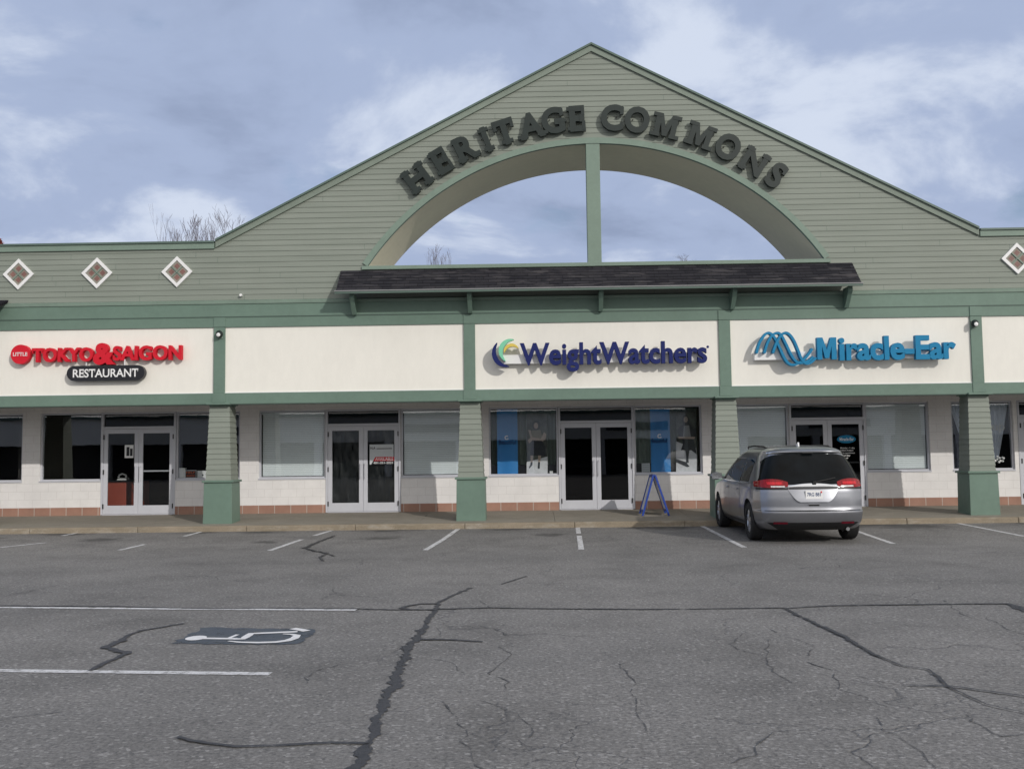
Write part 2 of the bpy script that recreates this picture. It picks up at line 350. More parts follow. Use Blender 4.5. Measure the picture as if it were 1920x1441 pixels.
def asphalt():
    m, nt, b = nodes('worn_asphalt'); v = coords(nt)
    big = noise(nt, v, 0.13, 5, 0.6); mid = noise(nt, v, 0.9, 6, 0.65, 0.4)
    sp1 = noise(nt, v, 34, 3, 0.75); sp2 = noise(nt, v, 95, 2, 0.7)
    c = ramp(nt, big, [(0.30, (.146, .143, .140)), (0.70, (.214, .206, .197))])
    c = mixc(nt, 0.85, c, ramp(nt, mid, [(0.28, 0.68), (0.5, .98), (0.72, 1.12)]), 'MULTIPLY')
    vo = nt.nodes.new('ShaderNodeTexVoronoi'); vo.inputs['Scale'].default_value = 46; nt.links.new(v, vo.inputs['Vector'])
    sc = nt.nodes.new('ShaderNodeSeparateColor'); link(nt, vo.outputs['Color'], sc.inputs[0])
    grain = math_(nt, 'ADD', math_(nt, 'MULTIPLY', sp1, 0.75), math_(nt, 'MULTIPLY', sp2, 0.25))
    c = mixc(nt, 1.0, c, ramp(nt, grain, [(0.30, 0.45), (0.5, 0.97), (0.70, 1.60)]), 'MULTIPLY')
    c = mixc(nt, ramp(nt, sc.outputs[0], [(0.90, 0.0), (0.97, 0.45)]), c, (.40, .39, .38))
    c = mixc(nt, ramp(nt, sc.outputs[1], [(0.86, 0.0), (0.97, 0.55)]), c, (.075, .075, .078))
    # fine alligator and wandering cracks, only in worn zones
    ds = nt.nodes.new('ShaderNodeVectorMath'); ds.operation = 'ADD'
    nd = nt.nodes.new('ShaderNodeTexNoise'); nd.inputs['Scale'].default_value = 2.2; nd.inputs['Detail'].default_value = 6; nt.links.new(v, nd.inputs[0])
    nsc = nt.nodes.new('ShaderNodeVectorMath'); nsc.operation = 'SCALE'; nsc.inputs['Scale'].default_value = 0.55
    link(nt, nd.outputs['Color'], nsc.inputs[0]); link(nt, v, ds.inputs[0]); link(nt, nsc.outputs[0], ds.inputs[1])
    def cracks(scale, th, zone_scale, z0, z1, seed):
        ve = nt.nodes.new('ShaderNodeTexVoronoi'); ve.feature = 'DISTANCE_TO_EDGE'; ve.inputs['Scale'].default_value = scale
        link(nt, ds.outputs[0], ve.inputs['Vector'])
        line = ramp(nt, ve.outputs['Distance'], [(0.0, 1.0), (th, 0.0)])
        mp = nt.nodes.new('ShaderNodeMapping'); mp.inputs['Location'].default_value = (seed, seed*2, 0); link(nt, v, mp.inputs[0])
        zone = ramp(nt, noise(nt, mp.outputs[0], zone_scale, 4), [(z0, 0.0), (z1, 1.0)])
        return math_(nt, 'MULTIPLY', line, zone)
    ck = math_(nt, 'MAXIMUM', cracks(0.42, 0.0065, 0.35, 0.47, 0.56, 3), cracks(1.5, 0.014, 0.3, 0.56, 0.66, 9))
    c = mixc(nt, math_(nt, 'MULTIPLY', ck, 0.5), c, (.06, .06, .065))
    # drip stains where cars stand
    dist = None
    for x, y, r in STAINS:
        n = nt.nodes.new('ShaderNodeVectorMath'); n.operation = 'DISTANCE'; link(nt, v, n.inputs[0]); n.inputs[1].default_value = (x, y, 0.03)
        q = math_(nt, 'DIVIDE', n.outputs['Value'], r); dist = q if dist is None else math_(nt, 'MINIMUM', dist, q)
    dist = math_(nt, 'ADD', dist, math_(nt, 'MULTIPLY', math_(nt, 'SUBTRACT', noise(nt, v, 3.5, 5, 0.7), 0.5), 2.2))
    c = mixc(nt, ramp(nt, dist, [(0.35, 0.8), (1.0, 0.0)]), c, (.062, .06, .058))
    link(nt, c, b.inputs['Base Color']); b.inputs['Roughness'].default_value = 0.88; b.inputs['Specular IOR Level'].default_value = 0.3
    h = math_(nt, 'SUBTRACT', grain, math_(nt, 'MULTIPLY', ck, 1.2)); bump(nt, b, h, 0.6, 0.012)
    return m
M['asphalt'] = asphalt()
def concrete(name, c1, c2, dark):
    m, nt, b = nodes(name); v = coords(nt)
    c = ramp(nt, noise(nt, v, 1.3, 6, 0.65), [(0.3, c1), (0.7, c2)])
    c = mixc(nt, ramp(nt, noise(nt, coords(nt, (1, 3, 3)), 2.4, 6, 0.7), [(0.5, 0.0), (0.72, 0.7)]), c, dark)
    c = mixc(nt, 0.6, c, ramp(nt, noise(nt, v, 55, 3, 0.7), [(0.3, 0.65), (0.7, 1.15)]), 'MULTIPLY')
    link(nt, c, b.inputs['Base Color']); b.inputs['Roughness'].default_value = 0.9
    bump(nt, b, noise(nt, v, 40, 4, 0.7), 0.5, 0.01); return m
M['walk'] = concrete('pavement_concrete', (.22, .20, .165), (.28, .255, .21), (.17, .155, .125))
M['kerb'] = concrete('worn_kerb_concrete', (.21, .175, .125), (.30, .25, .185), (.40, .37, .32))
def tar(name, c1, c2, lo, hi, sc):
    m, nt, b = nodes(name); v = coords(nt)
    link(nt, ramp(nt, noise(nt, v, 14, 4, 0.7), [(0.3, c1), (0.7, c2)]), b.inputs['Base Color'])
    b.inputs['Roughness'].default_value = 0.62; bump(nt, b, noise(nt, v, 50, 3), 0.4, 0.01)
    link(nt, ramp(nt, noise(nt, v, sc, 8, 0.72), [(lo, 0.0), (hi, 1.0)]), b.inputs['Alpha'])      # worn through in places
    return m
M['tar'] = tar('crack_sealant_tar', (.026, .027, .031), (.048, .048, .052), .33, .41, 9)
M['crack'] = tar('open_crack_grit', (.045, .045, .048), (.08, .08, .082), .42, .52, 7)
def linepaint():
    m, nt, b = nodes('worn_white_line_paint'); v = coords(nt)
    wear = ramp(nt, noise(nt, v, 9, 6, 0.75), [(0.40, 1.0), (0.50, 0.0)])
    c = mixc(nt, wear, (.60, .60, .61), (.28, .275, .27))
    c = mixc(nt, 0.7, c, ramp(nt, noise(nt, v, 60, 2), [(0.3, 0.75), (0.7, 1.1)]), 'MULTIPLY')
    link(nt, c, b.inputs['Base Color']); b.inputs['Roughness'].default_value = 0.75; bump(nt, b, noise(nt, v, 45, 3, .7), 0.5, 0.01); return m
M['linepaint'] = linepaint()
def worn(m, lo, hi, sc):
    nt = m.node_tree; b = nt.nodes['Principled BSDF']
    link(nt, ramp(nt, noise(nt, coords(nt), sc, 8, 0.75), [(lo, 0.0), (hi, 1.0)]), b.inputs['Alpha']); return m
worn(M['linepaint'], .31, .41, 7)
M['symbol'] = paint('white_ground_symbol_paint', (.66, .66, .67), .75, .12, 6)
M['bluepaint'] = concrete('faded_blue_ground_paint', (.055, .07, .09), (.075, .09, .112), (.12, .125, .13))

worn(M['bluepaint'], .34, .44, 6)
# ================================================================== SETTING: lot, pavement, kerb
g = MB(); ys = [-160, -20, 0, 18, 22.3, 60, 400]; xs = [-300, -20, 0, 20, 300]
for i in range(len(ys)-1):
    for j in range(len(xs)-1):
        g.quad((xs[j], ys[i], gz(ys[i])), (xs[j+1], ys[i], gz(ys[i])), (xs[j+1], ys[i+1], gz(ys[i+1])), (xs[j], ys[i+1], gz(ys[i+1])))
lot = struct(g.build('parking_lot', M['asphalt']))
XL, XR = -21.0, 19.0
Yf, Yw = 22.9, 25.1
def wz(y): return 0.165 + (y-22.45)*(0.28-0.165)/(Yw-22.45)
g = MB(); n = 13
for i in range(n):                       # pavement cast in slabs with narrow joints
    a = XL + (XR-XL)*i/n + 0.003; c = XL + (XR-XL)*(i+1)/n - 0.003
    g.prism_x([(22.452, 0.0), (Yw+0.3, 0.0), (Yw+0.3, wz(Yw+0.3)), (22.452, wz(22.452))], a, c)
struct(g.build('pavement', M['walk'], bevel=0.003))
g = MB(); random.seed(3)
xk = XL
while xk < XR:
    x2 = xk + 2.44; g.prism_x([(22.28, -0.05), (22.45, -0.05), (22.45, 0.168), (22.31, 0.160)], xk+0.003, x2-0.003); xk = x2
struct(g.build('kerb', M['kerb'], bevel=0.018))

def ribbon(pts, widths, z, jit=0.0, step=0.06, seed=1):
    rnd = random.Random(seed); P = []; Wd = []
    ws = widths if isinstance(widths, (list, tuple)) else [widths]*len(pts)
    for i in range(len(pts)-1):
        a, c = pts[i], pts[i+1]; k = max(1, int((c-a).length/step))
        for q in range(k):
            t = q/k; P.append(a.lerp(c, t)); Wd.append(ws[i]*(1-t)+ws[i+1]*t)
    P.append(pts[-1]); Wd.append(ws[-1])
    mb = MB(); vs = []
    off = 0; e1 = 1; e2 = 1
    for i, p in enumerate(P):
        d = P[min(i+1, len(P)-1)] - P[max(i-1, 0)]; d.z = 0
        if d.length < 1e-6: d = Vector((1, 0, 0))
        d.normalize(); nrm = Vector((-d.y, d.x, 0))
        if jit:
            off = off*0.85 + rnd.uniform(-1, 1)*jit*0.5; e1 = e1*0.6 + 0.4*(1+rnd.uniform(-1, 1)*jit*2.2); e2 = e2*0.6 + 0.4*(1+rnd.uniform(-1, 1)*jit*2.2)
        w = Wd[i]/2
        c = p + nrm*(off*w)
        for s_, e in ((1, e1), (-1, e2)):
            q = c + nrm*(s_*w*max(e, .15)); vs.append((q.x, q.y, gz(q.y)+z))
    mb.add(vs, [(2*i, 2*i+1, 2*i+3, 2*i+2) for i in range(len(P)-1)])
    return mb
def gp(*px): return [on_g(x, y) for x, y in px]
# painted stall lines
def pline(a, b_, w, z=0.004): return ribbon(gp(a, b_), w, z).build('parking_line', M['linepaint'], lot)
for a, b_ in (((197, 990), (117, 1004)), ((86, 1017), (0, 1026)), ((405, 990), (346, 1005)), ((272, 1020), (224, 1031)), ((637, 990), (589, 1004)), ((566, 1011), (505, 1032)),
              ((861, 990), (831, 1011)), ((831, 1011), (797, 1031)), ((1083, 987), (1085, 1000)), ((1086, 1004), (1090, 1030)), ((1310, 983), (1396, 1026)),
              ((1585, 988), (1675, 1019)), ((1763, 975), (1920, 1005))):
    pline(a, b_, 0.10)
ribbon(gp((-500, 1139), (0, 1138.5), (330, 1141.5), (668, 1143.5)), 0.10, 0.005).build('parking_line', M['linepaint'], lot)
ribbon(gp((-300, 1252), (0, 1257), (507, 1263)), 0.105, 0.004).build('parking_line', M['linepaint'], lot)
# accessible-bay symbol: faded blue square with the white wheelchair figure
q = [on_g(*p) for p in ((318, 1207), (562, 1208), (597, 1180), (384, 1176))]
mb = MB(); n = 14; vs = []
rnd = random.Random(5)
for i in range(n+1):
    for j in range(n+1):
        p = q[0].lerp(q[1], i/n).lerp(q[3].lerp(q[2], i/n), j/n)
        if i in (0, n) or j in (0, n): p = p + Vector((rnd.uniform(-.03, .03), rnd.uniform(-.03, .03), 0))
        vs.append((p.x, p.y, gz(p.y)+0.004))
mb.add(vs, [(i*(n+1)+j, (i+1)*(n+1)+j, (i+1)*(n+1)+j+1, i*(n+1)+j+1) for i in range(n) for j in range(n)])
acc = mb.build('accessible_symbol', M['bluepaint'], lot)
def zz(*pts): return gp(*[(x/2.743, 1080+y/2.743) for x, y in pts])
sym = MB()
hc = zz((1008, 320))[0]; ring = []
for k in range(20):
    t = 2*math.pi*k/20; ring.append((hc.x+0.075*math.cos(t)*1.25, hc.y+0.12*math.sin(t), gz(hc.y)+0.008))
sym.add(ring, [tuple(range(20))])
for k, (pts, wd) in enumerate(((zz((1040, 322), (1215, 324)), .075), (zz((1175, 322), (1222, 303)), .04), (zz((1205, 326), (1250, 325), (1292, 298), (1530, 288)), .075),
                (zz((1505, 272), (1545, 278), (1578, 285)), .085), (zz((1175, 337), (1235, 343), (1330, 345), (1420, 342), (1480, 334), (1515, 322), (1528, 308), (1500, 302), (1455, 300)), [.03, .05, .07, .08, .085, .08, .07, .05, .03]))):
    m2 = ribbon(pts, wd, 0.008+0.0004*(k+1)); sym.add(m2.v, m2.f)
sym.build('wheelchair_figure', M['symbol'], acc)
# crack sealant and open cracks
TAR = [
 ([(655, 1460), (683, 1408), (700, 1375), (712, 1340), (735, 1290), (752, 1250), (768, 1212), (785, 1198), (796, 1174), (815, 1147), (822, 1130), (850, 1116), (884, 1102)], [.10, .085, .07, .065, .10, .075, .095, .125, .06, .055, .06, .05, .06], .5),
 ([(940, 1095), (962, 1088), (988, 1080)], [.03, .04, .03], .3),
 ([(-200, 1133), (0, 1135.5), (220, 1137), (330, 1140), (400, 1141.5), (520, 1140), (660, 1141.5), (750, 1143.5), (820, 1143)], .06, .3),
 ([(820, 1142), (920, 1139.5), (1000, 1141), (1130, 1142), (1200, 1142.5), (1300, 1142), (1470, 1139.5)], [.07, .05, .045, .07, .06, .04, .05], .3),
 ([(1470, 1141), (1560, 1135.5), (1680, 1134), (1800, 1132.5), (1890, 1132), (1905, 1138), (1925, 1147), (2050, 1156)], [.03, .05, .06, .05, .06, .12, .1, .06], .3),
 ([(820, 1132), (790, 1132.5), (765, 1136.5), (752, 1140.5), (770, 1143), (815, 1144)], [.05, .06, .07, .08, .05, .05], .3),
 ([(790, 1199), (845, 1200), (905, 1203.5)], [.07, .05, .04], .25),
 ([(168, 1258), (190, 1246), (224, 1231), (237, 1225), (218, 1219), (200, 1214), (228, 1202), (240, 1192), (266, 1182), (345, 1169)], [.04, .05, .06, .09, .09, .08, .08, .05, .05, .035], .4),
 ([(335, 1382), (360, 1390), (440, 1401), (520, 1399), (620, 1393), (692, 1394)], [.045, .04, .03, .032, .03, .05], .3),
 ([(1470, 1140), (1500, 1156), (1550, 1178), (1580, 1193), (1640, 1228), (1690, 1249), (1740, 1256), (1762, 1272), (1780, 1290), (1850, 1322), (1930, 1340)], [.03, .04, .045, .06, .035, .02, .018, .028, .025, .02, .015], .5),
 ([(1690, 1286), (1775, 1287), (1850, 1297), (1930, 1308)], [.015, .03, .025, .03], .4),
 ([(628, 1004), (600, 1015), (572, 1027), (588, 1033), (612, 1037), (600, 1045), (607, 1052)], [.05, .07, .09, .07, .07, .05, .03], .5),
 ([(606, 1036), (628, 1043)], [.05, .03], .4),
]
for i, (pts, wd, jt) in enumerate(TAR):
    ribbon(gp(*pts), [w*.9 for w in wd] if isinstance(wd, list) else wd*.85, 0.0055+0.0006*i, jt, 0.022, 20+i).build('crack_sealant', M['tar'], lot)
CR = [
 [(1163, 1244), (1178, 1266), (1193, 1282), (1182, 1298), (1194, 1320), (1198, 1345), (1215, 1380)],
 [(895, 1171), (925, 1178), (945, 1190), (962, 1195)], [(935, 1212), (960, 1226), (915, 1262), (955, 1278), (948, 1292)],
 [(810, 1235), (850, 1243), (870, 1262)], [(830, 1315), (858, 1345), (875, 1368), (862, 1390), (885, 1418), (915, 1445)],
 [(900, 1312), (950, 1332), (975, 1345), (1000, 1372), (992, 1382)], [(1445, 1180), (1480, 1195), (1525, 1210), (1517, 1230)],
 [(1512, 1240), (1550, 1253), (1620, 1270), (1680, 1283)], [(1400, 1185), (1367, 1207), (1400, 1222), (1437, 1230), (1443, 1210), (1440, 1198)],
 [(1437, 1232), (1448, 1258), (1485, 1280)], [(1565, 1262), (1572, 1293), (1640, 1312), (1665, 1325)], [(1645, 1345), (1655, 1370), (1690, 1385), (1730, 1410), (1755, 1440)],
 [(1370, 1432), (1420, 1415), (1425, 1390), (1450, 1372), (1520, 1368)], [(1812, 1340), (1820, 1352), (1850, 1366), (1880, 1380), (1930, 1372)],
 [(0, 1118), (80, 1103), (112, 1096)], [(280, 1090), (310, 1086), (340, 1090)], [(640, 1245), (585, 1262), (570, 1270), (575, 1282)],
 [(0, 1350), (60, 1340), (110, 1335)], [(1010, 1066), (1100, 1068), (1200, 1066)], [(300, 1044), (420, 1048), (560, 1043)], [(640, 1052), (760, 1056), (900, 1053)],
 [(1500, 1066), (1620, 1062), (1740, 1067)], [(1770, 1125), (1800, 1150), (1840, 1163)], [(1850, 1156), (1885, 1178), (1925, 1190)], [(900, 1125), (912, 1134), (918, 1140)]]
for i, pts in enumerate(CR):
    k = [0.008 + 0.010*random.Random(i*7+j).random() for j in range(len(pts))]
    P = gp(*pts); rn = random.Random(90+i); Q = []
    for a, c in zip(P, P[1:]):                      # wander between the traced points
        n_ = max(2, int((c-a).length/0.12))
        for t in range(n_): Q.append(a.lerp(c, t/n_) + (Vector((rn.uniform(-1, 1), rn.uniform(-1, 1), 0))*0.03 if t else Vector()))
    Q.append(P[-1])
    ribbon(Q, [0.004+0.009*rn.random() for _ in Q], 0.0045, 0.6, 0.03, 50+i).build('crack', M['crack'], lot)

# ================================================================== THE SHOP BUILDING
mall = thing('strip_mall', 'sage green shopping strip with clapboard gable, big arched opening and five shopfronts', 'shop building', (1.55, Yf, wz(Yf)))
P = lambda mb, name, mat, parent=mall, **k: mb.build(name, M[mat], parent, **k)
PX = [-18.77, -12.97, -7.17, -1.37, 4.50, 10.24, 16.04]       # bay posts
ZB0, ZB1, ZP1, ZF, ZC, ZE = 2.92, 3.17, 4.70, 4.945, 5.34, 6.72
AC, AR, AZ0 = 1.56, 6.385, 6.085; AZC = 8.905-AR
AHW = math.sqrt(AR**2-(AZ0-AZC)**2)
GX0, GX1, GZ = -7.28, 10.40, 11.25
def gable_l(z): return AC - (GZ-z)*(AC-GX0)/(GZ-ZE)
def gable_r(z): return AC + (GZ-z)*(GX1-AC)/(GZ-ZE)
# clapboards: one overlapping board per course
sd_ = MB(); z = ZC; h = 0.127
def limits(z):
    if z <= ZE: return XL, XR
    return gable_l(z), gable_r(z)
rnd = random.Random(11)
while z < GZ-0.02:
    z1 = min(z+h, GZ-0.005); za = z
    cut = [z, z1]
    if z < AZ0 < z1: cut = [z, AZ0, z1]
    if z < ZE < z1: cut = [z, ZE-1e-4, z1]
    for a, c in zip(cut, cut[1:]):
        def seg(l0, l1, r0_, r1_):
            ya = Yf - 0.011*(1-(a-z)/(z1-z)); yc = Yf - 0.011*(1-(c-z)/(z1-z))
            sd_.quad((l0, ya, a), (r0_, ya, a), (r1_, yc, c), (l1, yc, c))
            if a == z: sd_.quad((l0, Yf+0.002, a), (r0_, Yf+0.002, a), (r0_, ya, a), (l0, ya, a))
        L0, R0 = limits(a+1e-5); L1, R1 = limits(c-1e-5)
        hw = lambda q: math.sqrt(max(0, AR*AR-(q-AZC)**2)) if q >= AZ0-1e-6 else None
        h0, h1 = hw(a), hw(c)
        if h0 is None or (h0 == 0 and h1 == 0): seg(L0, L1, R0, R1)
        else:
            seg(L0, L1, AC-h0, AC-(h1 or 0)); seg(AC+h0, AC+(h1 or 0), R0, R1)
    z = z1
# butt joints between boards
bj = MB()
for k in range(150):
    x = rnd.uniform(-13, 12); i = rnd.randrange(0, 44); z0 = ZC+i*h
    L0, R0 = limits(z0+h)
    if not (L0+.4 < x < R0-.4): continue
    if z0+h > AZ0 and abs(x-AC) < math.sqrt(max(0, AR*AR-(z0-AZC)**2))+0.3: continue
    bj.add([(x, Yf-.0125, z0+.003), (x+.006, Yf-.0125, z0+.003), (x+.006, Yf-.0025, z0+h-.004), (x, Yf-.0025, z0+h-.004)], [(0, 1, 2, 3)])
nf = len(sd_.f); sd_.add(bj.v, bj.f)                # joints stay inside the siding mesh
so_ = sd_.build('clapboard_siding', [M['siding'], M['cap']], mall)
for p in so_.data.polygons[nf:]: p.material_index = 1
# gable body, two metres deep, with the arch cut through
arcL = [(AC-AR*math.sin(t), AZC+AR*math.cos(t)) for t in [math.asin(AHW/AR)*k/30 for k in range(31)]]
core = MB()
left = [(AC-AHW, AZ0), *reversed(arcL[:-1]), (AC, GZ-.06), (GX0-.02, ZE-.02), (GX0-.02, AZ0)]
core.prism(left[::-1], Yf+0.004, Yf+2.2)
core.prism([(2*AC-x, zq) for x, zq in left], Yf+0.004, Yf+2.2)
P(core, 'gable_core', 'siding')
for a, c in ((XL, AC-AHW-.1), (AC+AHW+.1, XR)): P(MB().box(a, c, Yf+.006, Yf+.32, ZC-.3, ZE-.035), 'parapet', 'siding')
sf = MB(); arc = [(AC+(AR-.004)*math.sin(t), AZC+(AR-.004)*math.cos(t)) for t in [math.asin(AHW/AR)*(k/40-1) for k in range(81)]]
for a, c in zip(arc, arc[1:]): sf.quad((a[0], Yf-.01, a[1]), (c[0], Yf-.01, c[1]), (c[0], Yf+2.21, c[1]), (a[0], Yf+2.21, a[1]))
P(sf, 'arch_soffit', 'soffit', smooth=True)
def arcband(ra, rb, y0, y1, ang):
    mb = MB(); n = 60; v = []
    for k in range(n+1):
        t = ang*(2*k/n-1)
        for r_, y in ((ra, y0), (rb, y0), (rb, y1), (ra, y1)): v.append((AC+r_*math.sin(t), y, AZC+r_*math.cos(t)))
    f = []
    for k in range(n):
        for j in range(4): f.append((4*k+j, 4*k+(j+1) % 4, 4*k+4+(j+1) % 4, 4*k+4+j))
    mb.add(v, f+[(0, 1, 2, 3), (4*n+3, 4*n+2, 4*n+1, 4*n)]); return mb
aa = math.asin(AHW/AR)
P(arcband(AR-.012, AR+.125, Yf-.045, Yf+.05, aa), 'arch_trim', 'green2', smooth=True)
P(MB().box(AC-.165, AC+.155, Yf-.03, Yf+.22, AZ0-.05, AZC+AR+.03), 'arch_mullion', 'green2', bevel=.008)
P(MB().box(AC-AHW-.12, AC+AHW+.12, Yf-.06, Yf+2.25, AZ0-.09, AZ0-.002), 'arch_sill', 'green2', bevel=.008)
# rake boards, parapet boards and their metal caps
def rake(x0, z0, x1, z1, w, y0, y1, lift=0):
    d = Vector((x1-x0, 0, z1-z0)).normalized(); nn = Vector((-d.z, 0, d.x))
    if nn.z < 0: nn = -nn
    a = Vector((x0, 0, z0))+nn*lift; c = Vector((x1, 0, z1))+nn*lift
    pts = [a-nn*w, c-nn*w, c, a]
    return [(p.x, p.z) for p in pts]
def chevron(o0, o1, y0, y1):                     # a bent strip following both rakes, o0..o1 measured square to the slope
    mb = MB(); pts = []
    for o in (o0, o1):
        kl = math.hypot(AC-GX0, GZ-ZE)/(AC-GX0)
        pts.append([(GX0, ZE+o*kl), (AC, GZ+o*kl), (GX1, ZE+o*kl)])
    (a, b_, c), (d, e, f_) = pts
    for q in ((a, b_, e, d), (b_, c, f_, e)): mb.prism(list(q), y0, y1)
    return mb
P(chevron(-.13, -.001, Yf-.05, Yf+.02), 'rake_board', 'rake')
P(chevron(.0, .045, Yf-.09, Yf+2.26), 'rake_cap', 'cap')
for a, c in ((XL, GX0-.03), (GX1+.03, XR)):
    P(MB().box(a, c, Yf-.05, Yf+.0, ZE-.17, ZE-.035), 'parapet_board', 'green2')
    P(MB().box(a, c, Yf-.08, Yf+.36, ZE-.034, ZE+.012), 'parapet_cap', 'cap')
# cornice bands
P(MB().box(XL, XR, Yf-.05, Yf+.3, ZF, ZC-.10), 'cornice_band', 'green')
P(MB().prism_x([(Yf-.07, ZC-.098), (Yf-.075, ZC-.03), (Yf+.01, ZC+.004), (Yf+.2, ZC+.004), (Yf+.2, ZC-.098)], XL, XR), 'cornice_ledge', 'green2')
P(MB().box(XL, XR, Yf-.032, Yf+.3, ZP1, ZF-.003), 'frieze_band', 'green')
P(MB().box(XL, XR, Yf-.04, Yf-.03, ZF-.018, ZF-.004), 'frieze_line', 'cap')
P(MB().box(XL, XR, Yf-.06, Yf+.5, ZB0, ZB1), 'fascia_beam', 'green', bevel=.006)
P(MB().box(XL, XR, Yf-.062, Yf-.02, ZB0-.012, ZB0-.001), 'drip_edge', 'cap')
for a, c in zip(PX, PX[1:]):
    P(MB().box(a+.10, c-.10, Yf, Yf+.25, ZB1+.001, ZP1-.001), 'sign_panel', 'cream')
    P(MB().box(a+.10, c-.10, Yf-.012, Yf-.001, ZB1+.002, ZB1+.02), 'panel_edge', 'white')
for x in PX:
    P(MB().box(x-.132, x+.132, Yf-.045, Yf+.2, ZB1+.001, ZP1-.003), 'pilaster', 'green', bevel=.005)
    P(MB().box(x-.136, x+.136, Yf-.052, Yf+.1, ZP1+.003, ZF-.022), 'pilaster_block', 'green', bevel=.005)
    P(MB().box(x-.15, x+.15, Yf-.075, Yf-.05, ZB0+.03, ZB1-.004), 'pilaster_foot', 'green', bevel=.005)
# columns: pedestal > shaft, ledge, cap
cy = Yf+.25
for x in PX:
    zb = wz(cy)
    pd = P(MB().frustum(x, cy, .335, zb-.06, .322, 1.12), 'column', 'green', bevel=.006)
    sh = MB(); n = 14; z0, z1 = 1.172, 2.87
    for i in range(n):
        a = z0+(z1-z0)*i/n; c = z0+(z1-z0)*(i+1)/n
        wa = .285-.06*i/n; wc = .285-.06*(i+1)/n
        sh.frustum(x, cy, wa+.013, a, wc, c)
    P(sh, 'shaft', 'siding', pd)
    P(MB().box(x-.36, x+.36, cy-.36, cy+.36, 1.121, 1.171), 'ledge', 'green', pd, bevel=.008)
    P(MB().box(x-.24, x+.24, cy-.24, cy+.24, 2.871, 2.915).box(x-.275, x+.275, cy-.375, cy+.3, 2.90, 2.945), 'capital', 'green', pd, bevel=.006)
# walkway ceiling and flat roof
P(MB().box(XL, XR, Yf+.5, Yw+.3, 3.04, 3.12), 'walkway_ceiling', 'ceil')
P(MB().box(XL, XR, Yf+.33, 46, 5.6, 5.8), 'flat_roof', 'gravelroof')
P(MB().box(XL, XL+.2, Yf+.6, 46, .05, 5.6).box(XR-.2, XR, Yf+.6, 46, .05, 5.6).box(XL, XR, 45.8, 46, .05, 5.59), 'outer_wall', 'block')
# shopfront wall with openings
openings = []      # (x0, x1, kind)
doors = [(-15.62, 0), (-9.905, 1), (-4.208, 2), (1.656, 3), (7.438, 4), (13.10, 5)]
DW = .945
win = [(-18.3, -16.6), (-14.6, -12.87), (-12.42, -10.85), (-8.96, -7.33), (-6.85, -5.16), (-3.255, -1.66), (-1.04, .705), (2.61, 4.31), (4.80, 6.485), (8.39, 9.97), (10.52, 12.05), (14.1, 15.7)]
SILL, HEAD = 1.15, 2.865
TH = .2
spans = sorted([(a, c, 'w') for a, c in win] + [(x-DW-.005, x+DW+.005, 'd') for x, _ in doors])
wall = MB(); bases = []; xp = XL
ZT = .482
for a, c, k in spans:
    if a > xp+.001:
        wall.box(xp, a, Yw, Yw+TH, ZT, 3.04); bases.append((xp, a, Yw-.012, Yw+TH, .2, ZT-.001))
    if k == 'w':
        wall.box(a, c, Yw, Yw+TH, ZT, SILL); bases.append((a, c, Yw-.012, Yw+TH, .2, ZT-.001))
    wall.box(a, c, Yw, Yw+TH, HEAD, 3.04); xp = c
wall.box(xp, XR, Yw, Yw+TH, ZT, 3.04); bases.append((xp, XR, Yw-.012, Yw+TH, .2, ZT-.001))
P(wall, 'block_wall', 'block'); 
runs = []
for b_ in bases:
    if runs and abs(runs[-1][1]-b_[0]) < .002: runs[-1][1] = b_[1]
    else: runs.append([b_[0], b_[1]])
for a, c in runs: P(MB().box(a, c, Yw-.012, Yw+TH, .2, ZT-.001), 'terracotta_base', 'terra')
def frame_box(x0, x1, z0, z1, t, y0, y1, mb=None, bottom=True):
    mb = mb or MB()
    mb.box(x0, x0+t, y0, y1, z0, z1).box(x1-t, x1, y0, y1, z0, z1).box(x0+t, x1-t, y0, y1, z1-t, z1)
    if bottom: mb.box(x0+t, x1-t, y0, y1, z0, z0+t)
    return mb
for a, c in win:
    f = frame_box(a+.002, c-.002, SILL+.002, HEAD-.002, .04, Yw+.05, Yw+.14)
    f = P(f, 'shop_window', 'alu')
    P(MB().box(a-.01, c+.01, Yw-.018, Yw+.049, SILL-.03, SILL+.008), 'window_sill', 'alu', f, bevel=.005)
    P(MB().box(a+.042, c-.042, Yw+.09, Yw+.102, SILL+.042, HEAD-.042), 'pane', 'glass', f)
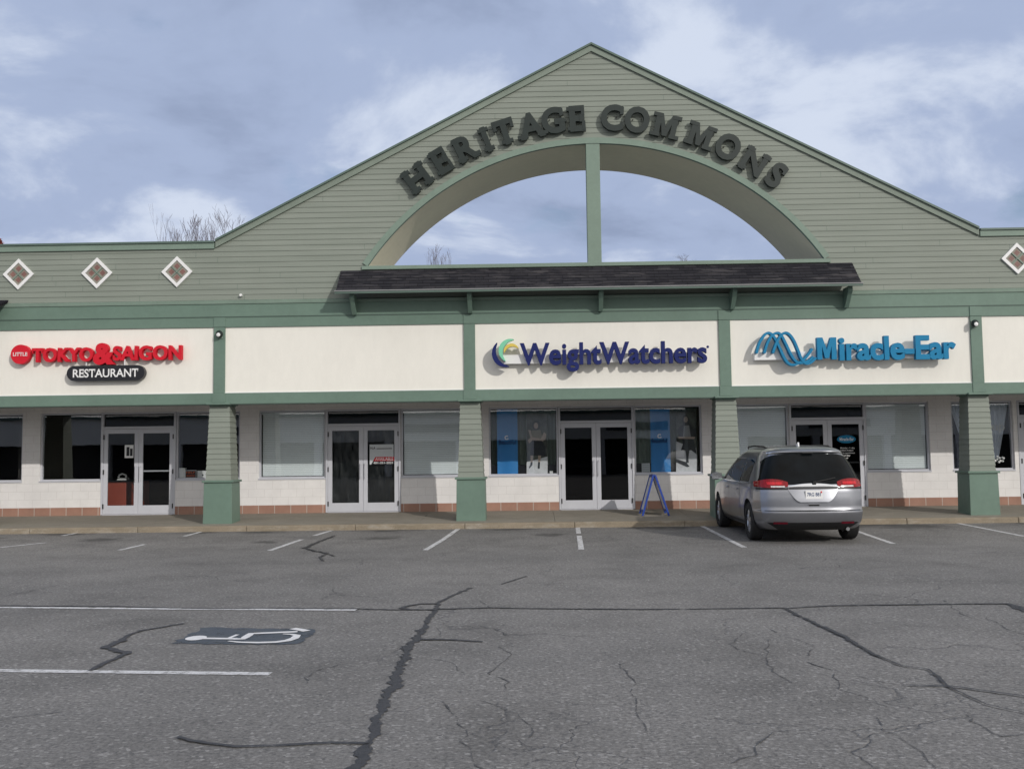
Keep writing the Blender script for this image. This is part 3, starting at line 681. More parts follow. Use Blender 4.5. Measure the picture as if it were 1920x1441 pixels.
for x, k in doors:
    z0 = .286
    fr = MB().box(x-DW, x-DW+.05, Yw-.01, Yw+.13, z0, HEAD-.002).box(x+DW-.05, x+DW, Yw-.01, Yw+.13, z0, HEAD-.002)
    fr.box(x-DW+.05, x+DW-.05, Yw-.01, Yw+.13, 2.445, 2.505).box(x-DW+.05, x+DW-.05, Yw-.01, Yw+.13, HEAD-.045, HEAD-.002)
    fr.box(x-DW+.05, x+DW-.05, Yw+.0, Yw+.13, z0-.02, z0+.012)
    fr = P(fr, 'entrance_door', 'alu', bevel=.003)
    P(MB().box(x-DW+.052, x+DW-.052, Yw+.06, Yw+.072, 2.507, HEAD-.047), 'transom_pane', 'glassdark', fr)
    for s_ in (-1, 1):
        xa, xb = (x-DW+.054, x-.003) if s_ < 0 else (x+.003, x+DW-.054)
        zl, zt = z0+.018, 2.44
        st = .105
        lf = MB().box(xa, xa+st, Yw+.01, Yw+.055, zl, zt).box(xb-st, xb, Yw+.01, Yw+.055, zl, zt)
        lf.box(xa+st, xb-st, Yw+.01, Yw+.055, zl, zl+.215).box(xa+st, xb-st, Yw+.01, Yw+.055, zt-.11, zt)
        P(lf, 'door_leaf', 'alu', fr, bevel=.003)
        P(MB().box(xa+st+.001, xb-st-.001, Yw+.028, Yw+.038, zl+.216, zt-.111), 'door_pane', 'glassdark' if k in (3, 4) else 'glassdoor', fr)
        hx = x+s_*.055
        hd = MB().tube([(hx, Yw-.05, 1.13), (hx, Yw-.05, 1.52)], .012, 8)
        hd.tube([(hx, Yw-.05, 1.16), (hx, Yw+.012, 1.16)], .009, 6).tube([(hx, Yw-.05, 1.49), (hx, Yw+.012, 1.49)], .009, 6)
        P(hd, 'pull_handle', 'alu', fr, smooth=True)
        if (k, s_) in ((1, 1), (3, -1), (3, 1), (4, 1), (5, -1)):
            P(MB().box(xa+st, xb-st, Yw+.06, Yw+.09, 1.36, 1.395), 'push_bar', 'alu' if k in (1, 4) else 'dark', fr)
        for zh in (2.24, 1.36, .50):
            P(MB().box(x+s_*(DW-.062)-.012, x+s_*(DW-.062)+.012, Yw-.022, Yw+.005, zh-.06, zh+.06), 'hinge', 'dark', fr)
# rooms behind the glass
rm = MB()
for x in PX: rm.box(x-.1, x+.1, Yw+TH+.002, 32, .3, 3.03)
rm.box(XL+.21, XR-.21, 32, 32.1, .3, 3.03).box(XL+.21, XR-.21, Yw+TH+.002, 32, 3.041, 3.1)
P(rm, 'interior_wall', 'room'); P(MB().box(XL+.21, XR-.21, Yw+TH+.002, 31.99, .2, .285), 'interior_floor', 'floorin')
# awning under the arch
ex0, ex1 = -4.24, 7.37; EY = Yf-.60
def awning(x0, x1, ztop, zeave, ey, name, nb):
    t = .045
    aw = MB(); n = 7                                   # shingle courses as real steps
    for i in range(n):
        fa, fb = i/n, (i+1)/n
        ya, za = ey+(Yf-ey)*fa, zeave+(ztop-zeave)*fa; yb, zb_ = ey+(Yf-ey)*fb, zeave+(ztop-zeave)*fb
        ins = .12*(fa)
        aw.prism_x([(ya, za+.012), (yb+.02, zb_+.012-.004), (yb+.02, zb_-t), (ya, za-t)], x0-.11, x1+.11)
    a = P(aw, name, 'shingle')
    P(MB().box(x0-.13, x1+.13, ey-.05, ey-.002, zeave-.085, zeave-.01), 'eave_board', 'cap', a)
    P(MB().box(x0-.135, x1+.135, ey-.065, ey-.0505, zeave-.034, zeave-.014), 'drip_edge', 'drip', a)
    for bx in nb:
        b_ = MB().prism_x([(ey+.14, zeave-.06), (Yf-.052, zeave-.06), (Yf-.052, zeave-.50), (Yf-.14, zeave-.50), (ey+.14, zeave-.16)], bx-.05, bx+.05)
        P(b_, 'bracket', 'green', a, bevel=.005)
    return a
awning(ex0, ex1, 6.00, 5.43, EY, 'awning_roof', (-4.02, -1.34, 1.66, 4.68, 7.28))
awning(-18.6, -12.26, 5.42, 5.17, EY, 'awning_roof', (-18.2, -15.4))
# diamond windows
for dx in (-19.3, -17.5, -15.6, -13.75, -11.91, -10.06, -8.18, 11.25, 13.1, 14.95):
    dz, r_ = 6.02, .365
    dm = MB(); ring = []
    for rr, y in ((r_, Yf-.05), (r_-.095, Yf-.05), (r_-.095, Yf-.005), (r_, Yf-.005)):
        ring.append([(dx, y, dz-rr), (dx+rr, y, dz), (dx, y, dz+rr), (dx-rr, y, dz)])
    for j in range(4):
        for k in range(4):
            a, b_ = ring[j], ring[(j+1) % 4]; dm.quad(a[k], a[(k+1) % 4], b_[(k+1) % 4], b_[k])
    f = P(dm, 'diamond_window', 'white')
    P(MB().prism([(dx, dz-r_+.1), (dx+r_-.1, dz), (dx, dz+r_-.1), (dx-r_+.1, dz)], Yf-.03, Yf-.016), 'pane', 'dgrey', f)
    mu = MB(); q = (r_-.1)
    for s_ in (-1, 1):
        mu.bar((dx-q/2, Yf-.034, dz-s_*q/2), (dx+q/2, Yf-.034, dz+s_*q/2), .03, .02) if s_ > 0 else mu.bar((dx-q/2, Yf-.0355, dz+q/2), (dx+q/2, Yf-.0355, dz-q/2), .03, .02)
    P(mu, 'muntin', 'green2', f)
    gl = MB(); s2 = q*.27
    for ox, oz in ((0, q/2), (0, -q/2), (q/2, 0), (-q/2, 0)):
        gl.prism([(dx+ox, dz+oz-s2), (dx+ox+s2, dz+oz), (dx+ox, dz+oz+s2), (dx+ox-s2, dz+oz)], Yf-.0325, Yf-.029)
    P(gl, 'tinted_panes', 'dpane', f)
# ================================================================== LETTERING
def glyph(ch, offset):
    c = bpy.data.curves.new('g', 'FONT'); c.body = ch; c.offset = offset; c.fill_mode = 'FRONT'; c.resolution_u = 4
    o = bpy.data.objects.new('g', c); COL.objects.link(o)
    dg = bpy.context.evaluated_depsgraph_get(); me = o.evaluated_get(dg).to_mesh()
    v = [(p.co.x, p.co.y) for p in me.vertices]; f = [tuple(p.vertices) for p in me.polygons]
    o.evaluated_get(dg).to_mesh_clear(); bpy.data.objects.remove(o); bpy.data.curves.remove(c)
    return v, f
_gc = {}
def G(ch, offset):
    if ch == 'M':                                   # drawn by hand: one clean outline with heavy stems
        t = .155+offset*2.2
        pts = [(0, 0), (t, 0), (t, .60), (.40-offset, .06), (.52+offset, .06), (.92-t, .60), (.92-t, 0), (.92, 0), (.92, 1), (.92-t*1.15, 1), (.46, .44), (t*1.15, 1), (0, 1)]
        return [(.073+x/.92*.64, y*.69) for x, y in pts], [tuple(range(13))]
    if (ch, offset) not in _gc: _gc[ch, offset] = glyph(ch, offset)
    return _gc[ch, offset]
def right(s):
    v, _ = G(s, 0.0); return max(p[0] for p in v)
def advances(text):
    out = []
    for i, ch in enumerate(text):
        if ch == ' ': out.append(None); continue
        v, _ = G(ch, 0.0); out.append(right(text[:i+1]) - max(p[0] for p in v))
    return out
SER = {   # slab serifs: (x centre 0..1 of glyph width, z0, z1 in cap units, half width in cap units)
 'H': [(.1, 0, .16, .17), (.9, 0, .16, .17), (.1, .84, 1, .17), (.9, .84, 1, .17)], 'I': [(.5, 0, .16, .2), (.5, .84, 1, .2)],
 'E': [(.1, 0, .16, .17), (.1, .84, 1, .17), (.95, .62, 1, .055), (.98, 0, .38, .055), (.78, .34, .66, .05)],
 'R': [(.1, 0, .16, .17), (.1, .84, 1, .14), (.95, 0, .16, .15)], 'T': [(.5, 0, .16, .2), (.03, .62, 1, .055), (.97, .62, 1, .055)],
 'A': [(.04, 0, .16, .18), (.96, 0, .16, .18)], 'G': [(.93, .64, 1, .05), (.95, .36, .47, .14)], 'C': [(.95, .64, 1, .05), (.97, .05, .3, .04)],
 'M': [(.06, 0, .16, .16), (.94, 0, .16, .16), (.05, .84, 1, .14), (.95, .84, 1, .14)], 'N': [(.08, 0, .16, .16), (.06, .84, 1, .15), (.92, .84, 1, .16)],
 'S': [(.9, .66, 1, .05), (.06, 0, .34, .05)], 'K': [(.1, 0, .16, .15), (.1, .84, 1, .15), (.92, 0, .16, .15), (.9, .84, 1, .13)],
 'Y': [(.5, 0, .16, .17), (.05, .84, 1, .15), (.95, .84, 1, .15)], 'L': [(.12, 0, .16, .17), (.12, .84, 1, .18), (.95, 0, .36, .05)],
 'U': [(.1, .84, 1, .16), (.9, .84, 1, .16)], '1': [(.5, 0, .12, .2)]}
def letter_mesh(ch, offset, cap, xs_, depth, serif=0.0, mats=False):
    """one solid letter in local x (from glyph origin), z, y from 0 (front) to depth (back)"""
    v, f = G(ch, offset); k = cap/.69; mb = MB(); n = len(v)
    vv = [(p[0]*k*xs_, 0.0, p[1]*k) for p in v]
    # front, back and walls along the boundary edges
    cnt = {}
    for face in f:
        for a, c in zip(face, face[1:]+face[:1]): cnt[(a, c)] = cnt.get((a, c), 0)+1
    fs = [tuple(q) for q in f] + [tuple(i+n for i in reversed(q)) for q in f]
    fs += [(a, c, c+n, a+n) for (a, c) in cnt if (c, a) not in cnt]
    mb.add(vv + [(x, depth, z) for x, _, z in vv], fs)
    if serif and ch in SER:
        x0 = min(p[0] for p in G(ch, 0.0)[0])*k*xs_; x1 = max(p[0] for p in G(ch, 0.0)[0])*k*xs_
        for i, (cx, a, c, hw) in enumerate(SER[ch]):
            xm = x0+(x1-x0)*cx; w = hw*cap*serif*max(xs_, .8)
            mb.box(xm-w, xm+w, -.0015*(i+1), depth-.002*(i+1), a*cap, c*cap)
    return mb
def word(text, x0, x1, z, cap, y, depth, mat, parent, name, offset=.02, serif=0.0, slope=0.0, side=None):
    """letters of a word from x0 to x1 on baseline z; each letter is its own mesh"""
    adv = advances(text)
    l0 = min(p[0] for p in G(text[0], 0.0)[0]); tot = right(text)-l0
    k = cap/.69; xs_ = (x1-x0)/(tot*k)
    for ch, a in zip(text, adv):
        if a is None: continue
        mb = letter_mesh(ch, offset, cap, xs_, depth, serif)
        ox = x0+(a-l0)*k*xs_
        mb.v = [(px_+ox, py_+y, pz_+z+slope*(px_+ox-x0)) for px_, py_, pz_ in mb.v]
        mb.build(name, M[mat], parent)
def text_flat(text, x0, x1, z, cap, y, mat, parent, name, offset=.01, serif=0, thick=.003):
    adv = advances(text); l0 = min(p[0] for p in G(text[0], 0.0)[0]); tot = right(text)-l0; k = cap/.69; xs_ = (x1-x0)/(tot*k)
    al = MB()
    for ch, a in zip(text, adv):
        if a is None: continue
        mb = letter_mesh(ch, offset, cap, xs_, thick, serif); ox = x0+(a-l0)*k*xs_
        al.add([(px_+ox, py_+y, pz_+z) for px_, py_, pz_ in mb.v], mb.f)
    return al.build(name, M[mat], parent)
# arched name over the opening
arch_sign = thing('arched_sign', 'dark green slab serif letters arched over the big opening in the gable', 'sign', (AC, Yf, 9.0))
LET = [('H', 781, 332), ('E', 825, 301), ('R', 872, 276), ('I', 911, 260), ('T', 946, 246), ('A', 995, 234), ('G', 1038, 224), ('E', 1080, 221),
       ('C', 1148, 219), ('O', 1195, 223), ('M', 1249, 235), ('M', 1314, 253), ('O', 1366, 274), ('N', 1415, 302), ('S', 1457, 327)]
for ch, px_, py_ in LET:
    cap = .555; yy = Yf-.15
    c = on_y(px_, py_, yy)
    ang = math.atan2(c.x-AC, c.z-(AZC)); rad = math.hypot(c.x-AC, c.z-AZC)
    rad = 6.84 + (rad-6.84)*.9
    mb = letter_mesh(ch, .034 if ch in 'MN' else .042, cap, {'I': .85, 'M': 1.0, 'O': .88, 'H': 1.0, 'N': .95}.get(ch, .95), .085, 1.3)
    xm = (min(p[0] for p in mb.v)+max(p[0] for p in mb.v))/2
    cx, cz = AC+rad*math.sin(ang), AZC+rad*math.cos(ang); ca, sa = math.cos(ang), math.sin(ang)
    out = []
    for x, y, z_ in mb.v:
        lx, lz = x-xm, z_-cap/2
        out.append((cx+lx*ca+lz*sa, y+yy, cz-lx*sa+lz*ca))
    mb.v = out
    mb.build('letter', M['letter'], arch_sign)
st = MB()
for ch, px_, py_ in LET:
    c = on_y(px_, py_, Yf-.1)
    for s_ in (-.1, .1): st.tube([(c.x+s_, Yf-.07, c.z), (c.x+s_, Yf, c.z)], .012, 6)
st.build('mounting_stud', M['dark'], arch_sign)
# left sign: red disc, red letters, black pill
YS = Yf-.17
sign1 = thing('restaurant_sign', 'red letters with red disc above a black pill reading RESTAURANT on left cream panel', 'sign', (on_y(180, 680, Yf).x, Yf, 3.9))
c = on_y(38, 664, YS)
def disc(c, r_, y0, y1, n=36): return MB().prism([(c.x+r_*math.cos(2*math.pi*k/n), c.z+r_*math.sin(2*math.pi*k/n)) for k in range(n)], y0, y1)
d_ = disc(c, .225, YS, Yf-.04).build('disc', M['red'], sign1, smooth=True)
text_flat('LITTLE', c.x-.165, c.x+.165, c.z-.04, .085, YS-.006, 'white', d_, 'lettering', .006, .5)
def line_at(xa, ya, xb, yb, Y): return on_y(xa, ya, Y), on_y(xb, yb, Y)
a, b_ = line_at(60, 677, 173, 675, YS); word('TOKYO', a.x, b_.x, (a.z+b_.z)/2-.01, .30, YS, .12, 'red', sign1, 'letter', .034, .55)
a, b_ = line_at(177, 680, 209, 679, YS-.01); word('&', a.x, b_.x, a.z-.01, .45, YS-.02, .13, 'red', sign1, 'ampersand', .05)
a, b_ = line_at(212, 675, 339, 669, YS); word('SAIGON', a.x, b_.x, (a.z+b_.z)/2-.02, .31, YS, .12, 'red', sign1, 'letter', .034, .55)
a = on_y(125, 699, YS); b_ = on_y(271, 699, YS); zc = (a.z+b_.z)/2; hh = .175
pill = []
for k in range(13): t = math.pi/2+math.pi*k/12; pill.append((a.x+hh+hh*math.cos(t), zc+hh*math.sin(t)))
for k in range(13): t = -math.pi/2+math.pi*k/12; pill.append((b_.x-hh+hh*math.cos(t), zc+hh*math.sin(t)))
pl = MB().prism(pill, YS+.0, Yf-.04).build('pill', M['black'], sign1, smooth=True)
text_flat('RESTAURANT', a.x+.15, b_.x-.15, zc-.092, .185, YS-.006, 'white', pl, 'lettering', .014, .45)
mb = MB()
for x_ in (162, 234):
    p = on_y(x_, 683, YS+.05); mb.box(p.x-.012, p.x+.012, YS+.04, YS+.07, zc+hh-.02, p.z+.12)
mb.build('hanger', M['white'], sign1)
mb = MB()
for x_ in (40, 85, 150, 250, 310):
    p = on_y(x_, 665, Yf); mb.tube([(p.x, YS+.08, p.z), (p.x, Yf, p.z)], .015, 6)
mb.build('mounting_stud', M['dark'], sign1)
# centre sign: navy letters with a swirl
YS2 = Yf-.30
sign2 = thing('navy_sign', 'navy blue letters beside a blue, green and gold swirl on cream panel', 'sign', (on_y(1120, 660, Yf).x, Yf, 4.0))
a, b_ = line_at(977, 683, 1325, 678, YS2)
mbw = word('WeightWatchers', a.x, b_.x, (a.z+b_.z)/2+.0, .475, YS2, .13, 'navy', sign2, 'letter', .026, slope=0)
rz = (a.z+b_.z)/2
MB().box(a.x-.55, b_.x-.05, YS2+.135, Yf-.001, rz+.03, rz+.235).build('raceway', M['white'], sign2, bevel=.004)
def crescent(px_, r1, w, a0, a1, y0, y1, n=30):
    """arc of changing thickness: px = centre in pixels of the photo"""
    c = on_y(px_[0], px_[1], y0); o = []; i_ = []
    for k in range(n+1):
        t = R(a0+(a1-a0)*k/n); ww = w*math.sin(math.pi*k/n)**.7+.008
        o.append((c.x+r1*math.cos(t), c.z+r1*math.sin(t))); i_.append((c.x+(r1-ww)*math.cos(t), c.z+(r1-ww)*math.sin(t)))
    mb = MB(); v = []
    for k in range(n+1):
        for q, y in ((o[k], y0), (i_[k], y0), (i_[k], y1), (o[k], y1)): v.append((q[0], y, q[1]))
    f = []
    for k in range(n):
        for j in range(4): f.append((4*k+j, 4*k+(j+1) % 4, 4*k+4+(j+1) % 4, 4*k+4+j))
    return mb.add(v, f+[(0, 1, 2, 3), (4*n+3, 4*n+2, 4*n+1, 4*n)])
crescent((948, 662), .315, .10, 128, 285, YS2, YS2+.14).build('swirl', M['navy'], sign2, smooth=True)
crescent((957, 657), .27, .095, 72, 245, YS2-.004, YS2+.14).build('swirl', M['sgreen'], sign2, smooth=True)
crescent((959, 658), .175, .065, 22, 190, YS2-.008, YS2+.14).build('swirl', M['syellow'], sign2, smooth=True)
p = on_y(1327, 650, YS2+.1); arcband2 = MB()
disc(p, .03, YS2+.1, YS2+.12, 16).build('registered_mark', M['navy'], sign2)
# right sign: sky blue letters with looped waves
sign3 = thing('light_blue_sign', 'sky blue letters with looping wave emblem on right cream panel', 'sign', (on_y(1600, 655, Yf).x, Yf, 4.0))
a, b_ = line_at(1533, 675, 1791, 669, YS2)
word('Miracle-Ear', a.x, b_.x, (a.z+b_.z)/2, .50, YS2, .13, 'sblue', sign3, 'letter', .036)
rz = (a.z+b_.z)/2
p0 = on_y(1417, 663, YS2).x
MB().box(p0, b_.x-.25, YS2+.135, Yf-.001, rz+.02, rz+.20).build('raceway', M['white'], sign3, bevel=.004)
def band(pts, w, y0, y1, mat, parent, name):
    P_ = [on_y(1400+x/12, 610+y/12, YS2) for x, y in pts]; Q = []
    for i in range(len(P_)-1):           # Catmull-Rom
        p_1, p0_, p1_, p2_ = P_[max(i-1, 0)], P_[i], P_[i+1], P_[min(i+2, len(P_)-1)]
        for k in range(6):
            t = k/6; Q.append(0.5*((2*p0_)+(p1_-p_1)*t+(2*p_1-5*p0_+4*p1_-p2_)*t*t+(3*p0_-p_1-3*p1_+p2_)*t**3))
    Q.append(P_[-1]); mb = MB(); v = []; n = len(Q)
    for i, p in enumerate(Q):
        d = (Q[min(i+1, n-1)]-Q[max(i-1, 0)]).normalized(); nr = Vector((-d.z, 0, d.x))
        for s_, y in ((1, y0), (-1, y0), (-1, y1), (1, y1)): q_ = p+nr*(w/2*s_); v.append((q_.x, y, q_.z))
    f = []
    for k in range(n-1):
        for j in range(4): f.append((4*k+j, 4*k+(j+1) % 4, 4*k+4+(j+1) % 4, 4*k+4+j))
    return mb.add(v, f+[(0, 1, 2, 3), (4*n-1, 4*n-2, 4*n-3, 4*n-4)]).build(name, M[mat], parent, smooth=True)
band([(225, 620), (290, 400), (400, 220), (490, 165), (570, 200), (650, 300), (740, 480), (850, 720), (950, 850), (1080, 880), (1250, 800), (1400, 640), (1480, 520)], .055, YS2, YS2+.14, 'sblue', sign3, 'wave_band')
band([(400, 620), (470, 400), (570, 230), (690, 165), (780, 220), (880, 400), (1000, 650), (1110, 800), (1230, 840), (1400, 790), (1500, 700)], .055, YS2-.006, YS2+.134, 'sblue', sign3, 'wave_band')
band([(590, 620), (660, 420), (760, 240), (870, 165), (970, 210), (1070, 350), (1160, 560), (1230, 740), (1330, 850), (1450, 830), (1560, 720)], .055, YS2-.012, YS2+.128, 'sblue', sign3, 'wave_band')
# lamps on the pilasters
for (px_, py_), lab in (((411, 626), 'small round flood lamp on the green pilaster right of the red sign'), ((1828, 606), 'small round flood lamp on the green pilaster right of the light blue sign')):
    c = on_y(px_, py_, Yf-.14)
    t = thing('wall_lamp', lab, 'lamp', (c.x, Yf-.045, c.z), group='round flood lamps on the pilasters')
    MB().lathe([(0, .0), (0, .05), (.05, .085), (.10, .08), (.13, .05), (.15, .02), (.15, 0)], (c.x, Yf-.20, c.z), 'y', 20).build('housing', M['letter'], t, smooth=True)
    MB().lathe([(0, 0), (.006, .03), (.012, .045), (.02, .045)], (c.x, Yf-.222, c.z-.025), 'y', 16).build('lens', M['white'], t, smooth=True)
    MB().box(c.x-.06, c.x+.06, Yf-.06, Yf-.046, c.z-.1, c.z+.08).build('back_plate', M['green2'], t, bevel=.004)
p = on_y(453, 554, Yf)
vp = MB().lathe([(0, 0), (0, .03), (.03, .035), (.08, .03), (.08, 0)], (p.x, Yf-.09, p.z), 'y', 14).build('light_sensor', M['white'], mall, smooth=True)

# ================================================================== THINGS IN THE WINDOWS
for (a, c), lab in zip(((-6.80, -5.21), (-3.21, -1.70), (4.85, 6.44), (8.43, 9.93)), (
        'pale blue-grey blind filling the window left of the vacant shop door', 'pale blue-grey blind filling the window right of the vacant shop door',
        'pale blue-grey blind in the window behind the silver minivan, left of the door', 'pale blue-grey blind in the window right of the door with the oval decal')):
    bl = MB(); n = 34; Yb = Yw+.135
    for i in range(n):
        z0 = SILL+.06+(HEAD-.1-SILL-.06)*i/n; z1 = SILL+.06+(HEAD-.1-SILL-.06)*(i+1)/n
        bl.box(a+.02, c-.02, Yb-.002, Yb+.012, z0, z1-.003)
    bo = thing('window_blind', lab, 'blind', ((a+c)/2, Yb, SILL), group='blinds in the shop windows')
    bl.build('blind_sheet', M['blind'], bo)
    MB().box(a, c, Yb-.01, Yb+.03, HEAD-.1, HEAD-.05).build('head_rail', M['blind'], bo)
for s_, lab in ((-1, 'wrinkled black sheet behind the left leaf of the vacant shop door'), (1, 'wrinkled black sheet behind the right leaf of the vacant shop door')):
    x = -4.208+s_*.45; mb = MB(); n = 22; v = []; rn = random.Random(40+s_)
    hs = [[rn.random() for _ in range(9)] for _ in range(9)]
    def hn(u, w_):
        u *= 8; w_ *= 8; i, j = min(int(u), 7), min(int(w_), 7); u -= i; w_ -= j
        return (hs[i][j]*(1-u)+hs[i+1][j]*u)*(1-w_)+(hs[i][j+1]*(1-u)+hs[i+1][j+1]*u)*w_
    for i in range(n+1):
        for j in range(n+1):
            u, w_ = i/n, j/n
            v.append((x-.40+.8*u, Yw+.085+.035*abs(math.sin(7*u+5*hn(u, w_)+3*w_))+.03*hn(u, w_), .32+2.1*w_))
    mb.add(v, [(i*(n+1)+j, (i+1)*(n+1)+j, (i+1)*(n+1)+j+1, i*(n+1)+j+1) for i in range(n) for j in range(n)])
    tag(mb.build('plastic_sheet', M['film'], None, smooth=True), lab, 'plastic sheet', 'black sheets behind the vacant shop door')
# leasing notice inside the right leaf
Yn = Yw+.024
a = on_y(693, 833, Yn); b_ = on_y(738, 870, Yn)
av = thing('leasing_notice', 'grey and red AVAILABLE notice on the right leaf of the vacant shop door', 'notice', (a.x, Yn, b_.z))
w_, h_ = b_.x-a.x, a.z-b_.z
MB().prism([(a.x, b_.z), (a.x+.06*w_, b_.z), (a.x+.24*w_, a.z-.62*h_), (b_.x, a.z-.62*h_), (b_.x, a.z), (a.x, a.z)], Yn, Yn+.003).build('sheet', M['paper'], av)
MB().prism([(a.x+.06*w_+.004, b_.z), (b_.x, b_.z), (b_.x, a.z-.82*h_), (a.x+.16*w_, a.z-.82*h_)], Yn, Yn+.003).build('lower_band', M['black'], av)
MB().prism([(a.x+.16*w_, a.z-.818*h_), (b_.x+.02, a.z-.818*h_), (b_.x+.02, a.z-.622*h_), (a.x+.243*w_, a.z-.622*h_)], Yn-.001, Yn+.002).build('red_band', M['red'], av)
text_flat('AVAILABLE', a.x+.24*w_, b_.x-.01, a.z-.795*h_, .15*h_, Yn-.004, 'white', av, 'lettering', .015, thick=.002)
text_flat('401-351-2021', a.x+.16*w_, b_.x-.02, a.z-.965*h_, .10*h_, Yn-.003, 'white', av, 'lettering', .01, thick=.002)
text_flat('N.A', a.x+.04*w_, a.x+.24*w_, a.z-.235*h_, .11*h_, Yn-.003, 'black', av, 'lettering', .025, thick=.002)
MB().box(a.x+.29*w_, b_.x-.06*w_, Yn-.002, Yn-.0005, a.z-.23*h_, a.z-.19*h_).build('rule', M['black'], av)
# framed hours notice on the restaurant door
a = on_y(234, 834, Yn); b_ = on_y(250, 858, Yn)
hn_ = thing('door_notice', 'small white notice with a dark centre on the left leaf of the restaurant door', 'notice', (a.x, Yn, b_.z))
MB().box(a.x, b_.x, Yn, Yn+.003, b_.z, a.z).build('sheet', M['white'], hn_)
MB().box(a.x+.045, a.x+.12, Yn-.0015, Yn-.0002, b_.z+.05, a.z-.05).build('printed_block', M['black'], hn_)
MB().box(a.x+.135, b_.x-.02, Yn-.0015, Yn-.0002, b_.z+.05, a.z-.09).build('printed_block', M['black'], hn_)
# cards at the foot of the restaurant window
Yq = Yw+.17
for (xa, ya, xb, yb), nm, lab, cat, mat, yq in (((332, 877, 347, 897), 'white_box', 'white box standing at the foot of the restaurant window beside the door', 'box', 'white', Yw+.15),
        ((370, 882, 388, 897), 'white_card', 'white card at the foot of the restaurant window beside the column', 'card', 'white', Yw+.16)):
    a = on_y(xa, ya, yq); b_ = on_y(xb, yb, yq)
    o = MB().box(a.x, b_.x, yq, yq+(.1 if nm == 'white_box' else .006), SILL+.045, a.z).build(nm, M[mat], None, bevel=.003)
    tag(o, lab, cat)
    if nm == 'white_card': disc(on_y(380, 890, yq-.003), .022, yq-.003, yq-.0005, 12).build('printed_mark', M['black'], o)
a = on_y(348, 882, Yw+.15); b_ = on_y(367, 897, Yw+.15)
op = thing('open_sign', 'small black and orange sign in the restaurant window between white box and card', 'sign', (a.x, Yw+.15, SILL))
MB().box(a.x-.012, b_.x+.012, Yw+.155, Yw+.16, SILL+.045, a.z+.012).build('backing', M['white'], op)
MB().box(a.x, b_.x, Yw+.15, Yw+.1545, SILL+.052, a.z).build('face', M['black'], op)
M['orange'] = paint('orange_print', (.55, .13, .05), .5, .05, 5, bmp=0)
text_flat('HELP', a.x+.02, b_.x-.02, (a.z+SILL+.05)/2+.012, .055, Yw+.147, 'orange', op, 'lettering', .02, thick=.002)
text_flat('WANTED', a.x+.02, b_.x-.02, (a.z+SILL+.05)/2-.07, .055, Yw+.147, 'orange', op, 'lettering', .02, thick=.002)
# restaurant counter, telephone
ctr = thing('reception_counter', 'red reception counter seen through the restaurant door', 'counter', (-10.8, 26.4, .29))
MB().box(-11.2, -10.42, 25.62, 27.2, .286, 1.10).build('counter_body', M['counter'], ctr, bevel=.01)
MB().box(-11.25, -10.37, 25.57, 27.25, 1.101, 1.14).build('counter_top', M['dark'], ctr, bevel=.006)
ph = thing('telephone', 'white telephone on the counter behind the restaurant door', 'telephone', (-10.56, 25.75, 1.14))
MB().prism_x([(25.66, 1.141), (25.88, 1.141), (25.88, 1.21), (25.66, 1.175)], -10.68, -10.44).build('phone_base', M['white'], ph, bevel=.01)
MB().tube([(-10.67, 25.75, 1.21), (-10.66, 25.75, 1.27), (-10.57, 25.75, 1.31), (-10.48, 25.75, 1.27), (-10.47, 25.75, 1.21)], [.03, .024, .02, .024, .03], 8).build('handset', M['white'], ph, smooth=True)
# banners and photo posters in the centre windows
def poly_px(mb, pts, region, scale, Y, thick=.002):
    v = [on_y(region[0]+x/scale, region[1]+y/scale, Y) for x, y in pts]; mb.prism([(p.x, p.z) for p in v][::-1], Y, Y+thick)
M['skin'] = paint('printed_skin', (.46, .36, .30), .6, .1, 8, bmp=0)
M['ptop'] = paint('printed_khaki', (.24, .22, .17), .6, .1, 8, bmp=0)
M['pdark'] = paint('printed_charcoal', (.035, .04, .05), .6, .3, 6, bmp=0)
M['pgrey'] = paint('printed_grey', (.30, .31, .33), .6, .1, 4, bmp=0)
M['pback'] = paint('printed_dark_scene', (.085, .095, .085), .6, .6, 7, bmp=0)
M['pwhite'] = paint('printed_pavement', (.66, .66, .69), .6, .12, 5, bmp=0)
M['pscript'] = paint('printed_dark_blue', (.012, .05, .16), .6, .1, 5, bmp=0)
YB = Yw+.14
